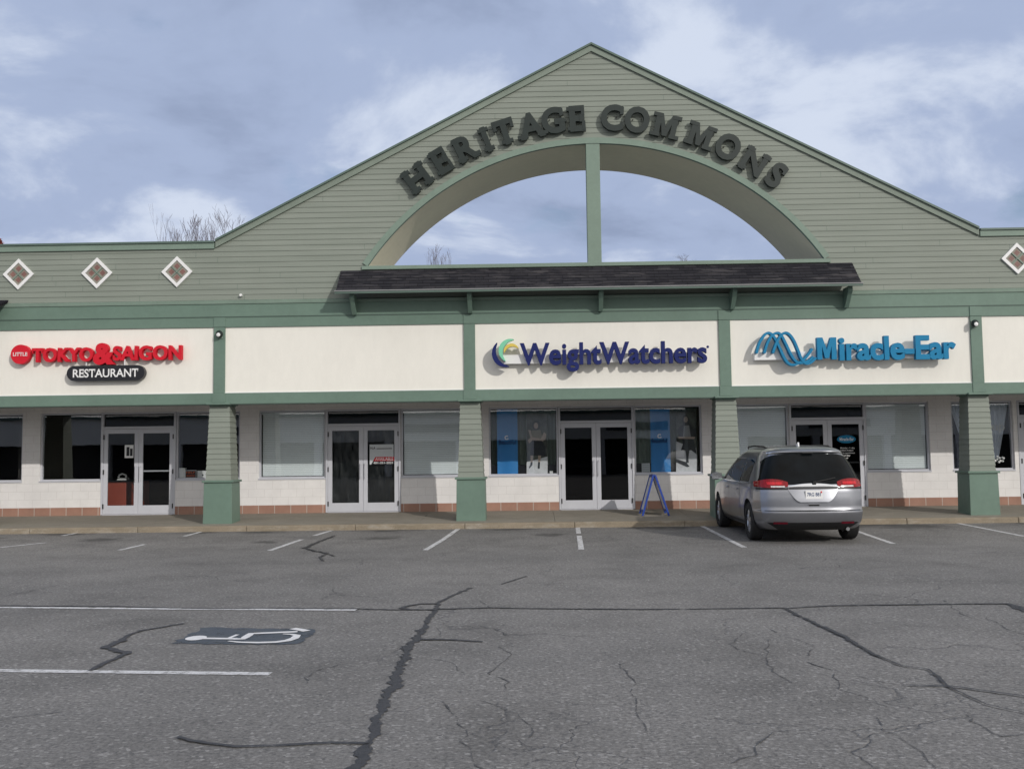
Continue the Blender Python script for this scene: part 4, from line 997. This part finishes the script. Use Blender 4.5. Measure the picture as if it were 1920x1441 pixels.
def banner(reg, sc, x0, x1, z0, z1, lab, emb, script):
    a = on_y(reg[0]+x0/sc, reg[1]+z1/sc, YB); b_ = on_y(reg[0]+x1/sc, reg[1]+z0/sc, YB)
    t = thing('hanging_banner', lab, 'banner', ((a.x+b_.x)/2, YB, b_.z), group='blue banners in the centre shop windows')
    mb = MB(); n = 10; v = []
    for i in range(n+1):
        u = i/n; x = a.x+(b_.x-a.x)*u; y = YB+.012*math.sin(u*7)
        v += [(x, y, b_.z), (x, y, a.z)]
    mb.add(v, [(2*i, 2*i+2, 2*i+3, 2*i+1) for i in range(n)]); mb.build('sheet', M['poster'], t, smooth=True)
    MB().box(a.x-.01, b_.x+.01, YB-.02, YB+.02, a.z, a.z+.025).build('top_rail', M['poster'], t)
    MB().box(a.x-.005, b_.x+.005, YB-.025, YB+.025, b_.z-.02, b_.z).build('bottom_rail', M['poster'], t)
    c = on_y(reg[0]+emb[0]/sc, reg[1]+emb[1]/sc, YB-.02); o = MB()
    n = 20; v = []
    for k in range(n+1):
        tt = R(40+300*k/n)
        for rr in (.055, .028): v.append((c.x+rr*math.cos(tt), YB-.02, c.z+rr*math.sin(tt)))
    o.add(v, [(2*i, 2*i+1, 2*i+3, 2*i+2) for i in range(n)]); o.build('emblem', M['white'], t)
    p = on_y(reg[0]+script[0]/sc, reg[1]+script[1]/sc, YB-.022); q_ = on_y(reg[0]+script[2]/sc, reg[1]+script[1]/sc, YB-.022)
    text_flat('Beautiful', p.x, q_.x, p.z, .11, YB-.022, 'pscript', t, 'lettering', .012, thick=.002)
banner((915, 755), 10.29, 170, 580, 1370, 130, 'blue hanging banner beside the woman poster, window left of the centre door', (360, 670), (210, 800, 540))
banner((1190, 755), 10.29, 295, 700, 1335, 140, 'blue hanging banner above the folding sign, window right of the centre door', (480, 640), (330, 770, 620))
def poster(reg, sc, x0, x1, zb, zt, lab, shapes):
    a = on_y(reg[0]+x0/sc, reg[1]+zt/sc, YB); b_ = on_y(reg[0]+x1/sc, reg[1]+zb/sc, YB)
    t = thing('photo_poster', lab, 'poster', ((a.x+b_.x)/2, YB, b_.z), group='photo posters in the centre shop windows')
    MB().box(a.x, b_.x, YB, YB+.004, b_.z, a.z).build('sheet', M['pback'], t)
    for i, (nm, mat, pts) in enumerate(shapes):
        mb = MB(); poly_px(mb, pts, reg, sc, YB-.0025-.0012*i, .001); mb.build(nm, M[mat], t)
def ell(cx, cy, rx, ry, n=14): return [(cx+rx*math.cos(2*math.pi*k/n), cy+ry*math.sin(2*math.pi*k/n)) for k in range(n)]
poster((915, 755), 10.29, 745, 1150, 1370, 190, 'tall photo poster of a woman with hands on hips, left centre window', [
    ('printed_pavement', 'pwhite', [(745, 1140), (940, 1090), (1150, 1030), (1150, 1368), (745, 1368)]),
    ('printed_hair', 'pdark', ell(930, 430, 85, 95)), ('printed_face', 'skin', ell(925, 440, 42, 62)),
    ('printed_top', 'ptop', [(845, 530), (1010, 520), (1060, 700), (850, 705)]),
    ('printed_arm', 'skin', [(775, 520), (830, 530), (850, 660), (1020, 690), (1080, 560), (1125, 600), (1110, 700), (1030, 760), (860, 715), (800, 780), (765, 720), (820, 670)]),
    ('printed_skirt', 'pdark', [(865, 720), (1040, 730), (1110, 850), (1110, 1020), (815, 1010), (830, 850)]),
    ('printed_leg', 'skin', [(820, 1015), (870, 1015), (860, 1140), (825, 1140)]), ('printed_leg', 'skin', [(965, 1015), (1025, 1015), (1005, 1140), (970, 1140)]),
    ('printed_boot', 'pdark', [(825, 1140), (862, 1140), (855, 1200), (800, 1262), (790, 1240), (815, 1200)]), ('printed_boot', 'pdark', [(968, 1140), (1003, 1140), (998, 1265), (960, 1265)])])
poster((1190, 755), 10.29, 800, 1200, 1340, 170, 'tall photo poster of a woman in a dark jacket, right centre window', [
    ('printed_pavement', 'pwhite', [(800, 740), (900, 780), (1190, 870), (1200, 1000), (1200, 1338), (800, 1338)]),
    ('printed_hair', 'pdark', [(940, 240), (1010, 235), (1060, 330), (1040, 440), (930, 430), (920, 320)]), ('printed_face', 'skin', ell(985, 320, 40, 58)),
    ('printed_jacket', 'pdark', [(900, 430), (1060, 400), (1130, 500), (1190, 480), (1190, 650), (1080, 670), (850, 660), (820, 520)]),
    ('printed_top', 'pgrey', [(950, 440), (1050, 430), (1085, 660), (930, 665)]),
    ('printed_skirt', 'pdark', [(920, 690), (1130, 690), (1180, 880), (1195, 990), (1090, 910), (1000, 930), (890, 910), (930, 800)]),
    ('printed_belt', 'skin', [(830, 650), (1170, 655), (1150, 695), (850, 690)]),
    ('printed_leg', 'pdark', [(980, 920), (1055, 920), (1035, 1080), (1045, 1150), (990, 1160), (995, 1060)]),
    ('printed_shadow', 'pdark', [(800, 1080), (990, 1140), (1060, 1225), (1010, 1235), (800, 1140)])])
# dark ledge behind them and small papers
for a, c, lab in ((-.99, .65, 'low black display ledge in the window left of the centre door'), (2.66, 4.26, 'low black display ledge in the window right of the centre door')):
    tag(MB().box(a, c, YB+.05, YB+.5, SILL-.05, SILL+.26).build('display_ledge', M['black'], None, bevel=.004), lab, 'ledge', 'display ledges in the centre shop')
    t = thing('sheer_curtain', lab.replace('low black display ledge', 'grey green sheer curtain'), 'curtain', ((a+c)/2, YB+.35, SILL+.2), group='sheer curtains in the centre shop')
    mb = MB(); n = 60; v = []
    for i in range(n+1):
        x = a+(c-a)*i/n; y = YB+.3+.025*math.sin(i*1.1)+.01*math.sin(i*.37); v += [(x, y, SILL+.262), (x, y, HEAD-.06)]
    mb.add(v, [(2*i, 2*i+2, 2*i+3, 2*i+1) for i in range(n)]); M['sage'] = M.get('sage') or paint('sage_sheer', (.24, .29, .26), .8, .1, 2)
    mb.build('curtain_cloth', M['sage'], t, smooth=True)
a = on_y(1203, 868, Yw+.16); b_ = on_y(1219, 890, Yw+.16)
pp = tag(MB().box(a.x, b_.x, Yw+.16, Yw+.165, SILL+.045, a.z).build('notice_sheet', M['paper'], None), 'pale notice sheet in the lower corner of the window above the folding sign', 'notice')
lnm = MB()
for k in range(4): lnm.box(a.x+.02, b_.x-.02, Yw+.157, Yw+.1595, a.z-.05-.055*k, a.z-.04-.055*k)
lnm.build('printed_line', M['pgrey'], pp)
a = on_y(1033, 886, Yw+.16)
tag(MB().box(a.x-.03, a.x+.05, Yw+.15, Yw+.155, SILL+.044, SILL+.1).build('small_sticker', M['white'], None), 'small white sticker in the lower right corner of the woman poster window', 'sticker')
# decal on the door behind the minivan
a = on_y(1587, 823, Yn)
dc = thing('door_decal', 'blue oval decal above lines of white lettering on the door behind the minivan', 'decal', (a.x, Yn, a.z))
MB().prism([(a.x+.235*math.cos(2*math.pi*k/32), a.z+.10*math.sin(2*math.pi*k/32)) for k in range(32)], Yn-.001, Yn+.002).build('oval', M['sblue'], dc)
text_flat('Miracle-Ear', a.x-.17, a.x+.18, a.z-.035, .075, Yn-.004, 'white', dc, 'lettering', .015, thick=.002)
for k, (s_, w2) in enumerate((('Monday - Friday', .36), ('9:00am-5:00pm', .32), ('or by appointment', .36), ('Saturday', .24), ('Closed', .18))):
    text_flat(s_, a.x-.16, a.x-.16+w2, a.z-.235-.062*k, .036, Yn-.003, 'white', dc, 'lettering', .012, thick=.002)
# gathered curtain and white script in the right window
YC = Yw+.16
cu = thing('gathered_curtain', 'sheer blue-grey curtain tied to a point in the window right of the last column', 'curtain', (11.35, YC, SILL))
for xa, xb, xt in ((10.55, 11.15, 11.05), (11.10, 12.02, 11.66)):
    mb = MB(); n, mm = 50, 20; v = []
    for j in range(mm+1):
        w_ = j/mm
        for i in range(n+1):
            u = i/n; z_ = SILL+.28+(HEAD-.06-SILL-.28)*w_
            k = .16+.84*w_**.9; x = xt+((xa+(xb-xa)*u)-xt)*k
            v.append((x, YC+.03*math.sin(u*40)*(.4+.6*w_), z_))
    mb.add(v, [(j*(n+1)+i, j*(n+1)+i+1, (j+1)*(n+1)+i+1, (j+1)*(n+1)+i) for j in range(mm) for i in range(n)])
    mb.build('curtain_cloth', M['curtain'], cu, smooth=True)
bowl = MB()
rn = random.Random(8)
for k in range(14):
    p = Vector((11.68+rn.uniform(-.14, .14), YC-.03+rn.uniform(-.03, .03), SILL+.27+rn.uniform(-.09, .07)))
    bowl.lathe([(-.03, .0), (-.022, .022), (0, .032), (.022, .022), (.03, 0)], p, 'z', 8)
tag(bowl.build('flower_bunch', M['white'], None, smooth=True), 'white bow of artificial flowers tying the curtain right of the last column', 'flowers')
wd = thing('window_lettering', 'white script lettering on the window glass right of the last column', 'lettering', (11.35, Yw+.085, 1.9))
pA = on_y(1861, 806, Yw+.086); pB = on_y(1884, 806, Yw+.086)
text_flat('up', pA.x, pB.x, pA.z, .20, Yw+.086, 'paper', wd, 'letter', .0, thick=.002)

# ================================================================== FOLDING SIGN on the pavement
pa = Vector((on_y(1203, 962, 23.6).x, 0, 0)); pb = Vector((on_y(1252, 962, 23.6).x, 0, 0)); xt = on_y(1224, 890, 23.6)
af = thing('folding_sign', 'blue A-frame sidewalk sign seen edge on outside the centre shop', 'folding sign', ((pa.x+pb.x)/2, 23.7, wz(23.7)))
for s_, xb_, xt_ in ((-1, pa.x, xt.x-.012), (1, pb.x, xt.x+.032)):
    mb = MB(); zb = wz(23.45)+.005; zt = xt.z
    for y in (23.40, 23.98): mb.bar((xb_, y, wz(y)+.01), (xt_, y, zt), .038, .045)
    for t in (.12, .97):
        x = xb_+(xt_-xb_)*t; z_ = zb+(zt-zb)*t; mb.bar((x, 23.42, z_), (x, 23.96, z_), .04, .05)
    fr = mb.build('leaf_frame', M['aframe'], af, bevel=.004)
    x0_, x1_ = xb_+(xt_-xb_)*.14, xb_+(xt_-xb_)*.95; za_, zb_ = zb+(zt-zb)*.14, zb+(zt-zb)*.95
    pm = MB(); d = .006
    pm.add([(x0_-d, 23.43, za_), (x0_-d, 23.95, za_), (x1_-d, 23.95, zb_), (x1_-d, 23.43, zb_), (x0_+d, 23.43, za_), (x0_+d, 23.95, za_), (x1_+d, 23.95, zb_), (x1_+d, 23.43, zb_)],
           [(0, 1, 2, 3), (7, 6, 5, 4), (0, 4, 5, 1), (1, 5, 6, 2), (2, 6, 7, 3), (3, 7, 4, 0)])
    pm.build('panel', M['white'], fr)
MB().tube([(xt.x+.01, 23.40, xt.z), (xt.x+.01, 23.98, xt.z)], .018, 8).build('hinge_rod', M['aframe'], af, smooth=True)

# ================================================================== MINIVAN (local: x right, y forward from the rear bumper, z up)
van = thing('minivan', 'silver minivan parked nose in towards the shops, seen from behind', 'minivan', (5.07, 18.02, gz(18.9)), R(-0.3), local=True)
van.rotation_euler[0] = math.atan(.04/4.3)*.9
ZR = [.24, .30, .36, .44, .50, .545, .575, .60, .64, .70, .80, .90, .97, 1.03, 1.10, 1.15, 1.25, 1.35, 1.45, 1.55, 1.60, 1.635, 1.655, 1.68, 1.71, 1.735, 1.752, 1.762]
def tabl(pts):
    def f(z):
        if z <= pts[0][0]: return pts[0][1]
        for (a, va), (c, vc) in zip(pts, pts[1:]):
            if z <= c: return va+(vc-va)*(z-a)/(c-a)
        return pts[-1][1]
    return f
yr_ = tabl([(.24, .20), (.30, .10), (.36, .05), (.44, .022), (.50, .008), (.55, 0), (.575, .004), (.60, .045), (.64, .055), (.80, .062), (.95, .075), (1.03, .095), (1.10, .13), (1.2, .185), (1.4, .30), (1.55, .40), (1.60, .43), (1.63, .40), (1.655, .40), (1.69, .46), (1.72, .62), (1.74, .85), (1.755, 1.15), (1.762, 1.45)])
hw_ = tabl([(.24, .90), (.30, .945), (.40, .985), (.55, 1.0), (.75, 1.01), (.95, 1.005), (1.05, .99), (1.12, .965), (1.25, .925), (1.4, .87), (1.55, .80), (1.62, .755), (1.66, .715), (1.70, .65), (1.73, .56), (1.75, .44), (1.762, .28)])
yf_ = tabl([(.24, 4.95), (.35, 5.10), (.5, 5.16), (.7, 5.17), (.82, 5.10), (.93, 4.85), (1.0, 4.4), (1.06, 4.08), (1.2, 3.82), (1.4, 3.42), (1.55, 3.1), (1.62, 2.9), (1.66, 2.75), (1.70, 2.55), (1.73, 2.35), (1.75, 2.15), (1.762, 1.9)])
def plan(z, y):                                      # taper of the plan view towards both ends
    t = (y-2.5)/2.6; return 1-.045*t*t-.03*max(0, t)**3
def surf_rear(x, z):
    w = hw_(z)*plan(z, .3); a = .46; n_ = 3.1; u = min(abs(x)/w, .9995)
    return yr_(z)+a*(1-(1-u**n_)**(1/n_))
def surf_side(y, z):
    w = hw_(z)*plan(z, max(y, .3)); a = .46; n_ = 3.1; d = (y-yr_(z))/a
    if d < 1: w *= max(0, 1-(1-max(d, 0))**n_)**(1/n_)
    a2 = .7; d2 = (yf_(z)-y)/a2
    if d2 < 1: w *= max(0, 1-(1-max(d2, 0))**2.6)**(1/2.6)
    return w
rows = []
def dens(zs):
    o = []
    for a, c in zip(zs, zs[1:]): o += [a+(c-a)*k/2 for k in range(2)]
    return o+[zs[-1]]
for z in dens(ZR):
    h_ = []
    yr, yf = yr_(z), yf_(z)
    for k in range(13):                              # rear face out to the corner
        u = .0+ (k/12)**.8; w = hw_(z)*plan(z, .3)
        if k < 12: h_.append((w*u, surf_rear(w*u, z)))
        else: h_.append((w, yr+.46))
    for k in range(1, 25): y = yr+.46+(yf-.7-yr-.46)*k/24; h_.append((surf_side(y, z), y))
    for k in range(1, 11):
        t = k/10*math.pi/2; y = yf-.7+.7*math.sin(t); h_.append((surf_side(y, z) if k < 10 else 0.0, y))
    row = [(x, y, z) for x, y in h_] + [(-x, y, z) for x, y in reversed(h_[1:-1])]
    rows.append(row)
nb = MB(); nr = len(rows[0]); v = [p for r_ in rows for p in r_]; f = []
for i in range(len(rows)-1):
    for k in range(nr): f.append((i*nr+k, i*nr+(k+1) % nr, (i+1)*nr+(k+1) % nr, (i+1)*nr+k))
f.append(tuple(range(nr-1, -1, -1))); f.append(tuple((len(rows)-1)*nr+k for k in range(nr)))
nb.add(v, f)
tmp = nb.build('tmp_body', M['carpaint'])
AX = (.985, 4.075); WR = .355
cut = MB()
for y in AX: cut.lathe([(-1.3, 0), (-1.3, .415), (-.62, .415), (-.62, 0)], (0, y, .36), 'x', 40); cut.lathe([(.62, 0), (.62, .415), (1.3, .415), (1.3, 0)], (0, y, .36), 'x', 40)
cut = cut.build('tmp_cut', M['dark'])
bo = tmp.modifiers.new('b', 'BOOLEAN'); bo.object = cut; bo.operation = 'DIFFERENCE'; bo.solver = 'EXACT'; bo.use_self = True
dg = bpy.context.evaluated_depsgraph_get(); bme = bpy.data.meshes.new_from_object(tmp.evaluated_get(dg))
bpy.data.objects.remove(tmp); bpy.data.objects.remove(cut)
bme.materials.clear()
body = mesh_obj('body', bme, M['carpaint'], van, smooth=True, angle=32)
def rear_patch(zb, zt, xl, xr, off, nz=12, nx=24):
    mb = MB(); v = []
    for i in range(nz+1):
        for j in range(nx+1):
            u = j/nx; w = i/nz; x = xl(w)+(xr(w)-xl(w))*u
            z0 = zb(x) if callable(zb) else zb; z1 = zt(x) if callable(zt) else zt
            z = z0+(z1-z0)*w; o = off(w) if callable(off) else off
            v.append((x, surf_rear(x, z)-o, z))
    mb.add(v, [(i*(nx+1)+j, i*(nx+1)+j+1, (i+1)*(nx+1)+j+1, (i+1)*(nx+1)+j) for i in range(nz) for j in range(nx)]); return mb
def side_patch(s_, ya, yb, zb, zt, off, ny=24, nz=8):
    mb = MB(); v = []
    for i in range(ny+1):
        for j in range(nz+1):
            w = j/nz
            y0 = ya(w) if callable(ya) else ya; y1 = yb(w) if callable(yb) else yb; y = y0+(y1-y0)*i/ny
            z0 = zb(y) if callable(zb) else zb; z1 = zt(y) if callable(zt) else zt; z = z0+(z1-z0)*w
            v.append((s_*(surf_side(y, z)+off), y, z))
    mb.add(v, [(i*(nz+1)+j, i*(nz+1)+j+1, (i+1)*(nz+1)+j+1, (i+1)*(nz+1)+j) for i in range(ny) for j in range(nz)]); return mb
V = lambda mb, name, mat, par=van, **k: mb.build(name, M[mat], par, smooth=True, **k)
rg = V(rear_patch(lambda x: 1.055, lambda x: 1.60-.15*(min(abs(x), .9)/.82)**7, lambda w: -(.945-.14*w**1.3), lambda w: .945-.14*w**1.3, .005, 14, 40), 'rear_window', 'carglass', body)
V(rear_patch(1.606, 1.632, lambda w: -.70, lambda w: .70, .004, 3, 24), 'spoiler_lip', 'chrome', body)
V(MB().box(-.10, .10, .375, .40, 1.612, 1.628), 'brake_light', 'dark', body)
V(MB().bar((.02, surf_rear(.02, 1.09)-.02, 1.09), (.42, surf_rear(.42, 1.17)-.02, 1.17), .018).bar((.0, surf_rear(0, 1.09)-.03, 1.085), (.06, surf_rear(0, 1.09)-.03, 1.10), .04), 'rear_wiper', 'dark', body)
for s_ in (-1, 1):
    q_ = lambda x: (abs(x)-.71)/.27
    tl = rear_patch(lambda x: .998+.022*q_(x)**2, lambda x: 1.155-.055*abs(q_(x))**2.2, (lambda w: -.975) if s_ < 0 else (lambda w: .44), (lambda w: -.44) if s_ < 0 else (lambda w: .975), .014, 8, 26)
    tl = V(tl, 'tail_light', 'redlens')
    V(rear_patch(1.055, 1.105, (lambda w: -.80) if s_ < 0 else (lambda w: .54), (lambda w: -.54) if s_ < 0 else (lambda w: .80), .019, 3, 12), 'lamp_core', 'redcore', tl)
    V(rear_patch(.965, .999, (lambda w: -.96) if s_ < 0 else (lambda w: .44), (lambda w: -.44) if s_ < 0 else (lambda w: .96), .006, 2, 14), 'lamp_surround', 'dark', tl)
    V(rear_patch(1.008, 1.034, (lambda w: -.74) if s_ < 0 else (lambda w: .50), (lambda w: -.50) if s_ < 0 else (lambda w: .74), .02, 3, 12), 'reversing_lens', 'clearlens', tl)
V(rear_patch(lambda x: 1.0, lambda x: 1.075-.045*(x/.45)**2, lambda w: -.45, lambda w: .45, lambda w: .012+.012*math.sin(math.pi*w), 6, 24), 'chrome_trim', 'chrome', body)
V(rear_patch(.972, .998, lambda w: -.43, lambda w: .43, .008, 3, 20), 'trim_shadow_gap', 'dark', body)
# number plate recess with its lower lip, plate, handle, badge
rc = rear_patch(.745, .97, lambda w: -(.25+.20*w**.6), lambda w: .25+.20*w**.6, lambda w: .034*(1-w)**1.0+.006, 10, 24)
V(rc, 'plate_recess', 'carpaint', body)
pl_ = V(MB().box(-.152, .152, .03, .040, .80, .95), 'number_plate', 'white', body)
pt = text_flat('7RG 881', -.125, .115, .85, .062, .027, 'pscript', pl_, 'plate_number', .01, thick=.002)
V(MB().box(.115, .14, .0268, .0295, .905, .935), 'plate_sticker', 'red', pl_)
V(MB().box(-.10, .10, .025, .055, .70, .712), 'hatch_handle', 'chrome', body)
V(MB().box(-.09, .09, .045, .058, .675, .699), 'hatch_handle_gap', 'dark', body)
V(rear_patch(.588, .598, lambda w: -.86, lambda w: .86, .004, 2, 30), 'bumper_gap', 'dark', body)
V(rear_patch(lambda x: .235, lambda x: .375, lambda w: -.60-.22*w, lambda w: .60+.22*w, .006, 6, 30), 'rear_valance', 'dark', body)
for s_ in (-1, 1):
    V(rear_patch(.352, .388, (lambda w: -.72) if s_ < 0 else (lambda w: .48), (lambda w: -.48) if s_ < 0 else (lambda w: .72), .010, 2, 10), 'reflector', 'reflens', body)
    V(side_patch(s_, lambda w: .98-.02*w, lambda w: 1.62, lambda y: 1.085, lambda y: 1.50-.22*max(0, (1.25-y))**1.2, .004, 20, 8), 'quarter_window', 'carglass', body)
    V(side_patch(s_, 1.68, 2.66, lambda y: 1.075, 1.51, .004, 16, 8), 'sliding_door_window', 'carglass', body)
    V(side_patch(s_, 2.73, lambda w: 3.78-.52*w, lambda y: 1.065, 1.515, .004, 18, 8), 'front_door_window', 'carglass', body)
    V(side_patch(s_, .95, 3.80, 1.055, 1.070, .006, 40, 2), 'belt_trim', 'chrome', body)
    for y in (1.65, 2.70, 3.72): V(side_patch(s_, y, y+.012, .40, 1.05, .0025, 2, 14), 'door_gap', 'dark', body)
    V(side_patch(s_, 1.55, 3.55, .27, .335, .006, 30, 3), 'rocker_trim', 'dark', body)
    for y in (1.80, 2.80):
        V(MB().box(s_*(surf_side(y, .92)+.0), s_*(surf_side(y, .92)+.032), y, y+.2, .91, .94), 'door_handle', 'carpaint', body, bevel=.006)
    mr = MB(); x0 = surf_side(3.45, 1.1)
    mr.add([], [])
    c = Vector((s_*(x0+.16), 3.48, 1.13)); pts = []
    for k in range(9):
        t = k/8; r_ = math.sin(math.pi*min(max(t, .04), .96))**.5; pts.append((c.x+s_*(t-.5)*.24, c.y, c.z, r_))
    o = len(mr.v); n = 12
    for px_, py_, pz_, r_ in pts:
        for k in range(n): a_ = 2*math.pi*k/n; mr.v.append((px_, py_+.075*r_*math.cos(a_), pz_+.085*r_*math.sin(a_)))
    for i in range(8):
        for k in range(n): mr.f.append((o+i*n+k, o+i*n+(k+1) % n, o+(i+1)*n+(k+1) % n, o+(i+1)*n+k))
    mr.f.append(tuple(o+k for k in range(n))); mr.f.append(tuple(o+8*n+k for k in reversed(range(n))))
    mr.box(min(s_*(x0-.04), s_*(x0+.06)), max(s_*(x0-.04), s_*(x0+.06)), 3.46, 3.52, 1.08, 1.12)
    mo = V(mr, 'wing_mirror', 'carpaint')
    V(MB().box(c.x-.105, c.x+.105, c.y-.086, c.y-.08, c.z-.062, c.z+.062), 'mirror_glass', 'chrome', mo)
    rl = MB().tube([(s_*.60, 1.0, 1.71), (s_*.61, 1.2, 1.738), (s_*.615, 2.0, 1.752), (s_*.61, 2.55, 1.735), (s_*.59, 2.68, 1.70)], [.014, .018, .018, .018, .014], 8)
    V(rl, 'roof_rail', 'dark')
    for y in AX:
        wx = s_*.875
        ty = MB().lathe([(-.11, .225), (-.118, .28), (-.115, .325), (-.09, .350), (-.03, WR), (.03, WR), (.09, .350), (.115, .325), (.118, .28), (.11, .225), (-.11, .225)], (wx, y, WR-.004), 'x', 40)
        wt = thing('wheel', '', '', (0, 0, 0)); del wt['label']; del wt['category']; bpy.data.objects.remove(wt)
        wh = V(MB().lathe([(s_*.10, .235), (s_*.085, .225), (s_*.07, .20), (s_*.055, .19), (-s_*.10, .19), (-s_*.10, .232)], (wx, y, WR-.004), 'x', 40), 'wheel', 'rim')
        V(ty, 'tyre', 'rubber', wh)
        sp = MB()
        for k in range(5):
            for dd in (-.12, .12):
                t = 2*math.pi*k/5+.3; a0 = t+dd*1.5; a1 = t+dd
                sp.bar((wx+s_*.085, y+.05*math.cos(a0), WR+.05*math.sin(a0)), (wx+s_*.08, y+.215*math.cos(a1), WR+.215*math.sin(a1)), .03, .025)
        sp.lathe([(s_*.06, 0), (s_*.10, .0), (s_*.10, .04), (s_*.09, .06), (s_*.06, .065)], (wx, y, WR), 'x', 16)
        V(sp, 'spokes', 'rim', wh)
        V(MB().lathe([(0, 0), (0, .20)], (wx+s_*.03, y, WR-.004), 'x', 24), 'brake_disc', 'dark', wh)
V(MB().prism_x([(.98, 1.742), (1.16, 1.75), (1.02, 1.815), (1.0, 1.81)], -.013, .013), 'roof_antenna', 'white')
V(MB().box(-.75, .75, .9, 4.4, .20, .30), 'underbody', 'dark')
V(MB().tube([(.62, .16, .25), (.62, .5, .25)], .033, 12), 'exhaust_pipe', 'chrome')

# ================================================================== BARE TREES BEHIND THE ROOF
def bare_tree(base, height, ztop, zroof, half, spread, seed, depth, lab, leaves=0, lean=0.0, r_=.16):
    rn = random.Random(seed); t = thing('bare_tree', lab, 'tree', base, group='bare trees behind the roofline')
    tr = MB(); tw = MB(); tips = []
    def grow(p, d, length, rad, lev):
        n = 4; pts = [p]; rs = [rad]
        for k in range(n):
            d = (d+Vector((rn.uniform(-1, 1), rn.uniform(-1, 1), rn.uniform(-.3, 1.1)))*.16).normalized()
            p = p+d*(length/n); pts.append(p); rs.append(max(.013, rad*(1-.42*(k+1)/n)))
        (tr if lev == 0 else tw).tube(pts, rs, 7 if lev < 2 else 4, cap=False)
        if lev >= depth: tips.append(p); return
        for k in range(rn.choice((2, 3, 3)) if lev else 5):
            i = rn.choice((2, 3, 4)) if k else 4
            ax = Vector((rn.uniform(-1, 1), rn.uniform(-1, 1), rn.uniform(-.1, .25))).normalized()
            nd = (d*1.0+ax*spread+Vector((0, 0, .28))).normalized()
            grow(pts[i], nd, length*rn.uniform(.62, .8), rs[i]*rn.uniform(.62, .78), lev+1)
    grow(Vector(base), Vector((lean, 0, 1)).normalized(), height*.36, r_, 0)
    zq = sorted(p[2] for p in tw.v); z7 = zq[int(len(zq)*.66)]; zm = zq[-1]
    hi = sorted(p[0] for p in tw.v if p[2] > z7); md = hi[len(hi)//2]
    hy = sorted(p[1] for p in tw.v if p[2] > z7); my = hy[len(hy)//2]
    wd = max(md-hi[int(len(hi)*.03)], hi[int(len(hi)*.97)]-md); kx = min(1, half/wd)
    def fix(p):
        z_ = p[2]
        z_ = base[2]+(z_-base[2])*(zroof-base[2])/(z7-base[2]) if z_ < z7 else zroof+(ztop-zroof)*((z_-z7)/(zm-z7))**.75
        k_ = min(1, max(0, (p[2]-base[2])/4))
        soft = lambda d: half*1.15*math.tanh(d/(wd*1.05))
        return (base[0]+soft(p[0]-md*k_-base[0]*(1-k_)), base[1]+soft(p[1]-my*k_-base[1]*(1-k_)), z_)
    tr.v = [fix(p) for p in tr.v]; tw.v = [fix(p) for p in tw.v]; tips = [Vector(fix(p)) for p in tips]
    tr.build('trunk', M['bark'], t, smooth=True); tw.build('crown', M['bark'], t, smooth=True)
    if leaves:
        lf = MB()
        for p in tips:
            for _ in range(leaves):
                c = p+Vector((rn.gauss(0, .1), rn.gauss(0, .1), rn.gauss(0, .1))); a = Vector((rn.uniform(-1, 1), rn.uniform(-1, 1), rn.uniform(-1, 1))).normalized()*.09; b2 = a.cross(Vector((rn.random(), rn.random(), 1))).normalized()*.06
                lf.quad(c-a, c+b2, c+a, c-b2)
        lf.build('leaves', M['leafred'], t)
    return t
def tree_at(px_, ytop, Y, **k):
    p = on_y(px_, ytop, Y); return (p.x, Y, .04), p.z
for px_, yt, Y, half, yb, sp_, seed, dep, lab, lv, rr in ((362, 394, 58, 2.0, 462, .55, 4, 6, 'sparse bare tree above the left parapet, farther from the gable', 0, .15), (430, 384, 56, 1.6, 455, .55, 9, 6, 'denser bare tree rising beside the left foot of the gable', 0, .17),
        (820, 462, 60, .9, 490, .5, 21, 5, 'bare tree top seen through the left half of the arch', 0, .14), (1280, 477, 64, .8, 489, .5, 31, 4, 'bare twigs seen through the right half of the arch', 0, .14), (-20, 441, 50, .45, 458, .6, 17, 5, 'rust leaved tree at the far left edge of the roof', 6, .16)):
    b0, zt = tree_at(px_, yt, Y); bare_tree(b0, zt*.93, zt, on_y(px_, yb, Y).z, half, sp_, seed, dep, lab, lv, 0, rr)

# ================================================================== ACROSS THE LOT (behind the viewer, seen only in the glass)
opp = thing('facing_shops', 'low white-banded shop row across the lot, mirrored in the windows', 'shop building', (0, -34, 0))
MB().box(-60, 60, -52, -34, 3.0, 5.2).build('upper_band', M['cream'], opp)
MB().box(-60, 60, -52, -36, 0.02, 2.99).build('shop_glazing', M['room'], opp)
mb = MB()
for k in range(21): mb.box(-60+6*k-.3, -60+6*k+.3, -34.6, -34, .02, 2.99)
mb.build('pier', M['block'], opp)
MB().box(-60.2, 60.2, -52, -33.7, 5.201, 5.4).build('roof', M['cap'], opp)
for x_ in (-24, -8, 9, 26):
    MB().box(x_-2.6, x_+2.6, -33.98, -33.9, 3.7, 4.4).build('name_board', M['pdark'], opp)
